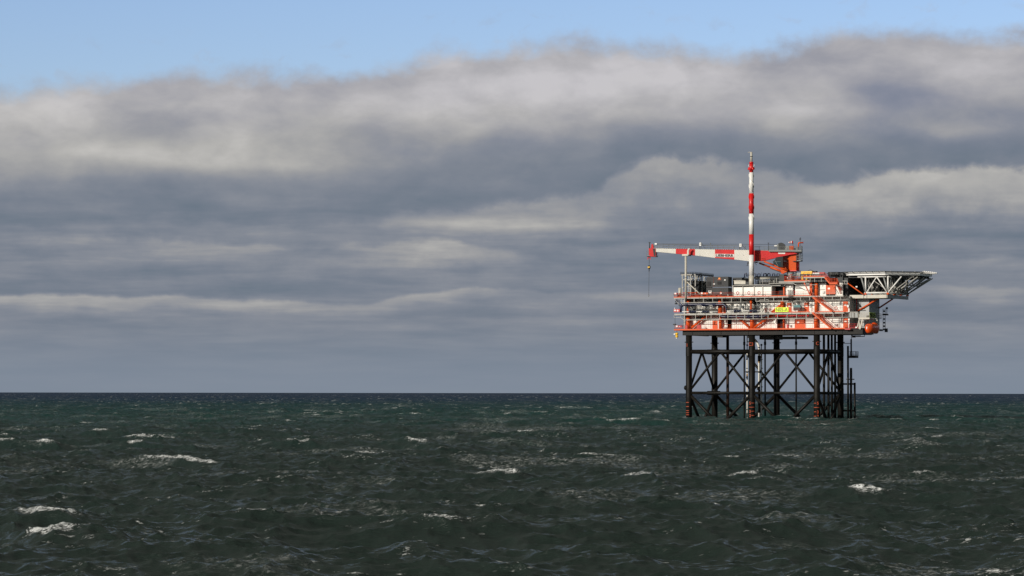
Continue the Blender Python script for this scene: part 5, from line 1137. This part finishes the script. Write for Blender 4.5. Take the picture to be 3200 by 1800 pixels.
fn3 = noise(8.5, 7, rough=.72, sc=(.6, 1.2, 1), dist=.5, rot=.3)
fnn = mth('ADD', mth('MULTIPLY', mth('SUBTRACT', fn, .5), 2.0), mth('MULTIPLY', mth('SUBTRACT', fn3, .5), 2.0))
fm = maprange(mth('ADD', mth('MULTIPLY', afoam, .55), fnn), .31, .64)
fm = mth('MULTIPLY', fm, maprange(afoam, .05, .22))
# old foam: lace-like threads drifting in patches
pat = maprange(noise(.045, 4, rough=.6, sc=(.8, .55, 1), rot=.1), .54, .63)
thr = mth('MULTIPLY', mth('MULTIPLY', ridge, pat), maprange(fn, .47, .62))
fm = mth('MAXIMUM', fm, mth('MULTIPLY', thr, .7))
fleck = maprange(mth('MULTIPLY', noise(2.3, 2, rough=.5, sc=(.5, 1.2, 1)), noise(.12, 2)), .352, .385)
fm = mth('MAXIMUM', fm, mth('MULTIPLY', mth('MULTIPLY', fleck, maprange(fn, .5, .6)), .8))
# water base colour by distance: dark grey-green near, teal midway, blue far out
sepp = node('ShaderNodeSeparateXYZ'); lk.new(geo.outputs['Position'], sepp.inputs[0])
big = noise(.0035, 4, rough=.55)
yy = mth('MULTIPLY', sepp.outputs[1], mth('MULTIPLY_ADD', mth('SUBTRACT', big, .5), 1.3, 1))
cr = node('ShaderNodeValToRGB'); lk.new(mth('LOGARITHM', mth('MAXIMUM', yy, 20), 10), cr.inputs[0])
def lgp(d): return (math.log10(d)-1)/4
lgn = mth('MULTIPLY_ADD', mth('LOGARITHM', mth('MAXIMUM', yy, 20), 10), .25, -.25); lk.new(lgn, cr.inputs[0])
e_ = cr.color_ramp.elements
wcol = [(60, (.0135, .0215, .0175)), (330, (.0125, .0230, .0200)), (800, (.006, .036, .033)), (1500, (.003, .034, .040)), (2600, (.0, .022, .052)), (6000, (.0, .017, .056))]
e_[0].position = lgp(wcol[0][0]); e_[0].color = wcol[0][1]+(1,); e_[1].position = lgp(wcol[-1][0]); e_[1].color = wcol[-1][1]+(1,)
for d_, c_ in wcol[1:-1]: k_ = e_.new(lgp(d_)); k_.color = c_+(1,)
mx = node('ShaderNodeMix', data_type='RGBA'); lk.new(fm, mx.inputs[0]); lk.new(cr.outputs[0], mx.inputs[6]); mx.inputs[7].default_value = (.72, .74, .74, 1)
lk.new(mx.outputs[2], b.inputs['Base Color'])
# unresolved ripples: roughness grows where the mesh gets coarser
ar = node('ShaderNodeAttribute'); ar.attribute_name = 'ripple'
lk.new(mth('MAXIMUM', mth('MULTIPLY', fm, .7), ar.outputs['Fac']), b.inputs['Roughness'])
n1 = noise(2.6, 6, rough=.66, sc=(.8, 1.1, 1)); n2 = noise(9, 3, rough=.6)
hb = mth('ADD', mth('MULTIPLY', n1, .13), mth('MULTIPLY', n2, .02)); hb = mth('ADD', hb, mth('MULTIPLY', fm, .05))
bp = node('ShaderNodeBump'); bp.inputs['Distance'].default_value = 1.0; bp.inputs['Strength'].default_value = .9; lk.new(hb, bp.inputs['Height']); lk.new(bp.outputs[0], b.inputs['Normal'])
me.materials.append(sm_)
# ------------------------------------------------------------------ light
SE = math.radians(19); SA = math.radians(44)
sdir = Vector((-math.sin(SA)*math.cos(SE), -math.cos(SA)*math.cos(SE), math.sin(SE)))
sun = bpy.data.objects.new('sun', bpy.data.lights.new('sun', 'SUN')); COL.objects.link(sun)
sun.data.energy = 4.0; sun.data.angle = math.radians(.5); sun.data.color = (1, .93, .83)
sun.rotation_euler = sdir.to_track_quat('Z', 'Y').to_euler(); sun.location = (-100, -100, 200)
# ------------------------------------------------------------------ sky
w = bpy.data.worlds.new('World'); scene.world = w; w.use_nodes = True
nt = w.node_tree; ns = nt.nodes; lk = nt.links; ns.clear()
out = node('ShaderNodeOutputWorld'); bg = node('ShaderNodeBackground'); lk.new(bg.outputs[0], out.inputs[0]); bg.inputs[1].default_value = .1
sky = node('ShaderNodeTexSky', sky_type='NISHITA'); sky.sun_disc = False; sky.sun_elevation = SE; sky.sun_rotation = math.pi+SA; sky.air_density = 1.0; sky.dust_density = .5; sky.ozone_density = 1.5
tc = node('ShaderNodeTexCoord'); sp = node('ShaderNodeSeparateXYZ'); lk.new(tc.outputs['Generated'], sp.inputs[0])
azn = mth('ARCTAN2', sp.outputs[0], sp.outputs[1]); eln = mth('ARCSINE', sp.outputs[2])
# sky chart coordinates: hundreds of chart units; x grows right, y grows downwards from the zenith side, horizon at 9.89
cx_ = mth('MULTIPLY_ADD', azn, 77.6, 12.88); cy_ = mth('MULTIPLY_ADD', eln, -77.6, 9.89)
cmb = node('ShaderNodeCombineXYZ'); lk.new(cx_, cmb.inputs[0]); lk.new(cy_, cmb.inputs[1]); base = cmb.outputs[0]
def vmath(op, a_, b_):
    n_ = node('ShaderNodeVectorMath', operation=op)
    for i, x in enumerate((a_, b_)):
        if isinstance(x, tuple): n_.inputs[i].default_value = x
        else: lk.new(x, n_.inputs[i])
    return n_
def wn(scale, sc, detail=6, rough=.55, off=(0, 0, 0), dist=0, col=False):
    v = vmath('MULTIPLY', base, sc).outputs[0]; v = vmath('ADD', v, off).outputs[0]
    n_ = node('ShaderNodeTexNoise'); n_.inputs['Scale'].default_value = scale; n_.inputs['Detail'].default_value = detail; n_.inputs['Roughness'].default_value = rough; n_.inputs['Distortion'].default_value = dist
    lk.new(v, n_.inputs['Vector']); return n_.outputs[1 if col else 0]
wc = wn(.42, (1, 1.9, 1), 5, .5, (3, 7, 0), 0, True)
warp = vmath('MULTIPLY', vmath('SUBTRACT', wc, (.5, .5, .5)).outputs[0], (1.1, .42, 0)).outputs[0]
pos = vmath('ADD', base, warp).outputs[0]
def blob(cx, cy, rx, ry, a, src=pos):
    d = vmath('MULTIPLY', vmath('SUBTRACT', src, (cx, cy, 0)).outputs[0], (1/rx, 1/ry, 0)).outputs[0]
    l = vmath('DOT_PRODUCT', d, d).outputs['Value']
    return mth('MULTIPLY', mth('EXPONENT', mth('MULTIPLY', l, -1)), a)
def xcurve(src, lo, hi, pts, ysc=1.0, lin=False):
    n_ = node('ShaderNodeFloatCurve'); m_ = n_.mapping.curves[0]; lk.new(maprange(src, lo, hi, 0, 1, False), n_.inputs['Value'])
    while len(m_.points) < len(pts): m_.points.new(.5, .5)
    for p_, (x, y) in zip(m_.points, pts): p_.location = ((x-lo)/(hi-lo), y/ysc); p_.handle_type = 'AUTO'
    n_.mapping.update(); return mth('MULTIPLY', n_.outputs[0], ysc)
wsp = node('ShaderNodeSeparateXYZ'); lk.new(pos, wsp.inputs[0]); wx, wy = wsp.outputs[0], wsp.outputs[1]
bil = mth('SUBTRACT', wn(.75, (1, 1.25, 1), 8, .58, (15, 3, 0), .1), .5)      # billows on the bank tops
edge = [(0, 2.30), (1.5, 2.2), (3, 2.05), (5, 1.85), (7, 1.85), (8.5, 1.85), (10, 1.6), (10.9, 1.2), (12, 1.27), (13.5, 1.12), (14.2, .97), (16, 1.05), (18.2, 1.28), (19.3, 1.2), (20.5, .95), (21.5, .72), (23, .75), (24.5, .95), (25.76, .8)]
top1 = xcurve(wx, 0, 25.76, edge, 4)
bot1 = xcurve(wx, 0, 25.76, [(0, 5.75), (5, 5.65), (8.5, 5.65), (10.5, 5.4), (12.5, 5.1), (14.8, 4.85), (15.8, 4.15), (17, 3.95), (19, 4.25), (20.3, 4.6), (22.5, 4.3), (25.76, 4.25)], 8)
t1 = mth('DIVIDE', mth('SUBTRACT', wy, top1), mth('SUBTRACT', bot1, top1))
v1 = xcurve(t1, 0, 1, [(0, .72), (.12, .76), (.3, .80), (.45, .73), (.58, .56), (.72, .34), (.86, .17), (1, .11)])
v2 = xcurve(wy, 3, 10, [(3, .12), (5, .13), (6, .17), (7.2, .16), (8, .25), (9, .24), (9.9, .30)])
bsel = maprange(t1, .9, 1.05)
basev = mth('ADD', mth('MULTIPLY', v1, mth('SUBTRACT', 1, bsel)), mth('MULTIPLY', v2, bsel))
def bank(edge_out, amp, r0, r1, f0, f1, bl):
    d = mth('ADD', mth('SUBTRACT', wy, edge_out), mth('MULTIPLY', bil, bl))
    pr = mth('MULTIPLY', maprange(d, r0, r1), mth('SUBTRACT', 1, maprange(d, f0, f1)))
    return mth('MULTIPLY', pr, xcurve(wx, 0, 25.76, amp))
banks = [bank(bot1, [(0, .06), (5, .10), (9, .15), (11, .26), (13, .32), (15, .30), (16.5, .50), (18, .44), (19.5, .36), (21, .56), (24, .66), (25.76, .6)], -.16, .16, .35, 1.75, 1.0),
 bank(xcurve(wx, 0, 25.76, [(0, 6.1), (4, 6.05), (8, 6.3), (10, 6.08), (12.5, 6.22), (14, 6.6), (18, 6.9), (22, 6.5), (25.76, 6.5)], 10), [(0, .14), (4, .22), (7, .20), (9, .22), (11.3, .34), (12.8, .24), (14, .16), (20, .03), (23, .18), (25.76, .16)], -.12, .10, .2, 1.1, .6),
 bank(xcurve(wx, 0, 25.76, [(0, 7.46), (5, 7.5), (9, 7.6), (11, 7.3), (14, 7.4), (20, 7.2), (25.76, 7.3)], 10), [(0, .40), (3, .46), (7, .36), (9, .26), (11, .36), (13, .30), (15, .20), (20, .16), (24, .28), (25.76, .2)], -.08, .06, .1, .55, .3),
 bank(xcurve(wx, 0, 25.76, [(0, 8.2), (10, 8.0), (18, 8.2), (25.76, 8.05)], 10), [(0, .04), (9, .10), (15, .05), (22, .16), (25.76, .14)], -.06, .06, .08, .5, .25)]
blobs = [(1.3, 2.9, 1.0, .5, .16), (2.5, 2.8, .5, .4, .08), (3.5, 3.2, 1.1, .45, -.18), (4.6, 3.0, 1.0, .35, -.10), (3.8, 4.0, 3.5, .28, .22), (6.2, 4.2, 2.0, .22, .20), (1.0, 4.5, 2, .3, .10), (8.7, 3.4, 1.6, .35, -.22), (9.2, 2.5, .8, .3, .08), (10.9, 3.0, 1.0, .6, .10), (5.5, 3.4, 1.2, .3, .08),
 (14.6, 2.2, 2.6, .8, .22), (11.6, 1.9, 1.0, .5, .12), (16.5, 5.2, 4, .5, .10), (2.5, 6.0, 3, .2, .08), (17.5, 3.0, 2.2, .4, .22), (20.6, 2.8, 1.4, .3, .26), (19.6, 1.9, 1.0, .4, -.16), (22.3, 2.3, 1.4, .5, -.34), (21.5, 1.5, 1.2, .3, -.1), (24.4, 1.6, 1.2, .4, .04), (25.2, 2.8, 1.0, .35, -.2), (24.0, 3.3, 1.8, .22, .26), (13.0, 3.6, 2, .3, -.12),
 (6.2, 5.1, .7, .2, .20), (12.6, 5.65, 2.4, .2, .26), (15.0, 5.6, 1.4, .2, .14)]
acc = None
for bl in blobs:
    o = blob(*bl); acc = o if acc is None else mth('ADD', acc, o)
fine1 = wn(.8, (1, 1.8, 1), 9, .56, (1, 2, 0), .2); fine2 = wn(.33, (1, 3.4, 1), 4, .5, (9, 4, 0), .1)
lowf = maprange(cy_, 6.0, 9.4, 1.0, .25)
strk = wn(.5, (.55, 5.5, 1), 5, .55, (31, 4, 0), .15)
det = mth('MULTIPLY', mth('ADD', mth('MULTIPLY', mth('SUBTRACT', fine1, .5), .48), mth('MULTIPLY', mth('SUBTRACT', fine2, .5), .36)), lowf)
bright = mth('ADD', mth('ADD', acc, det), basev)
bright = mth('ADD', bright, mth('MULTIPLY', mth('MULTIPLY', mth('SUBTRACT', strk, .5), .85), maprange(cy_, 4.2, 6.2)))
for o in banks: bright = mth('ADD', bright, o)
ramp = node('ShaderNodeValToRGB'); lk.new(bright, ramp.inputs[0]); el = ramp.color_ramp.elements
def s2l(c): return tuple(((x/255+.055)/1.055)**2.4 if x/255 > .04045 else x/255/12.92 for x in c)
stops = [(0, (108, 120, 135)), (.2, (121, 129, 143)), (.4, (135, 140, 151)), (.6, (155, 156, 160)), (.8, (176, 175, 174)), (1, (198, 196, 194))]
el[0].position = 0; el[0].color = s2l(stops[0][1])+(1,); el[1].position = 1; el[1].color = s2l(stops[-1][1])+(1,)
for p_, c_ in stops[1:-1]: e_ = el.new(p_); e_.color = s2l(c_)+(1,)
# horizon haze tone
hz = node('ShaderNodeMix', data_type='RGBA'); lk.new(maprange(cy_, 7.8, 9.7, 0, .85), hz.inputs[0]); lk.new(ramp.outputs[0], hz.inputs[6]); hz.inputs[7].default_value = s2l((128, 139, 155))+(1,)
wm = node('ShaderNodeMix', data_type='RGBA'); wm.blend_type = 'MULTIPLY'; wm.inputs[0].default_value = 1; lk.new(hz.outputs[2], wm.inputs[6])
wt = node('ShaderNodeMix', data_type='RGBA'); lk.new(maprange(mth('ADD', cy_, mth('MULTIPLY', fine2, 2)), 2.9, 5.2), wt.inputs[0]); wt.inputs[6].default_value = (1.0, 1.0, 1.07, 1); wt.inputs[7].default_value = (1.0, 1.0, .985, 1); lk.new(wt.outputs[2], wm.inputs[7])
ov2 = node('ShaderNodeMix', data_type='RGBA'); lk.new(maprange(cy_, .5, -3), ov2.inputs[0]); lk.new(wt.outputs[2], ov2.inputs[6]); ov2.inputs[7].default_value = (.92, 1.02, .90, 1); lk.new(ov2.outputs[2], wm.inputs[7])
over = maprange(cy_, -1.5, -6.0, 1.0, .34)     # unseen grey cloud layer overhead, added to dim sea reflections and fill
cl10 = vmath('MULTIPLY', wm.outputs[2], (10, 10, 10)).outputs[0]
sc_ = node('ShaderNodeVectorMath', operation='SCALE'); lk.new(cl10, sc_.inputs[0]); lk.new(over, sc_.inputs['Scale']); cl10 = sc_.outputs[0]
# top edge of the cloud bank along x
ey = top1
en = mth('MULTIPLY', mth('SUBTRACT', wn(.8, (1, 1.2, 1), 9, .58, (5, 5, 0), .1), .5), 1.25)
dist_ = mth('ADD', mth('SUBTRACT', cy_, ey), en)
cover = maprange(dist_, -.26, .44)
scrap = mth('MULTIPLY', maprange(wn(1.3, (1, 1.4, 1), 7, .6, (11, 2, 0), .4), .54, .70), mth('MULTIPLY', maprange(dist_, -1.3, -.35), .18)); cover = mth('MAXIMUM', cover, scrap)
over_cover = maprange(wn(.06, (1, 1.5, 1), 6, .6, (2, 8, 0), .4), .22, .38)  # cover of the added overhead layer
over_cover = mth('MULTIPLY', over_cover, maprange(cy_, -1.2, -4.5, 0, 1))
cover = mth('MAXIMUM', cover, over_cover)
hv = node('ShaderNodeHueSaturation'); lk.new(sky.outputs[0], hv.inputs['Color']); hv.inputs['Saturation'].default_value = 1.0; hv.inputs['Value'].default_value = 1.0
skyt = vmath('MULTIPLY', hv.outputs[0], (.92, .98, 1.30)).outputs[0]
fin = node('ShaderNodeMix', data_type='RGBA'); lk.new(cover, fin.inputs[0]); lk.new(skyt, fin.inputs[6]); lk.new(cl10, fin.inputs[7])
lk.new(fin.outputs[2], bg.inputs[0])
# ------------------------------------------------------------------ view
scene.view_settings.view_transform = 'Standard'; scene.view_settings.look = 'None'; scene.view_settings.exposure = 0; scene.view_settings.gamma = 1
scene.render.engine = 'CYCLES'
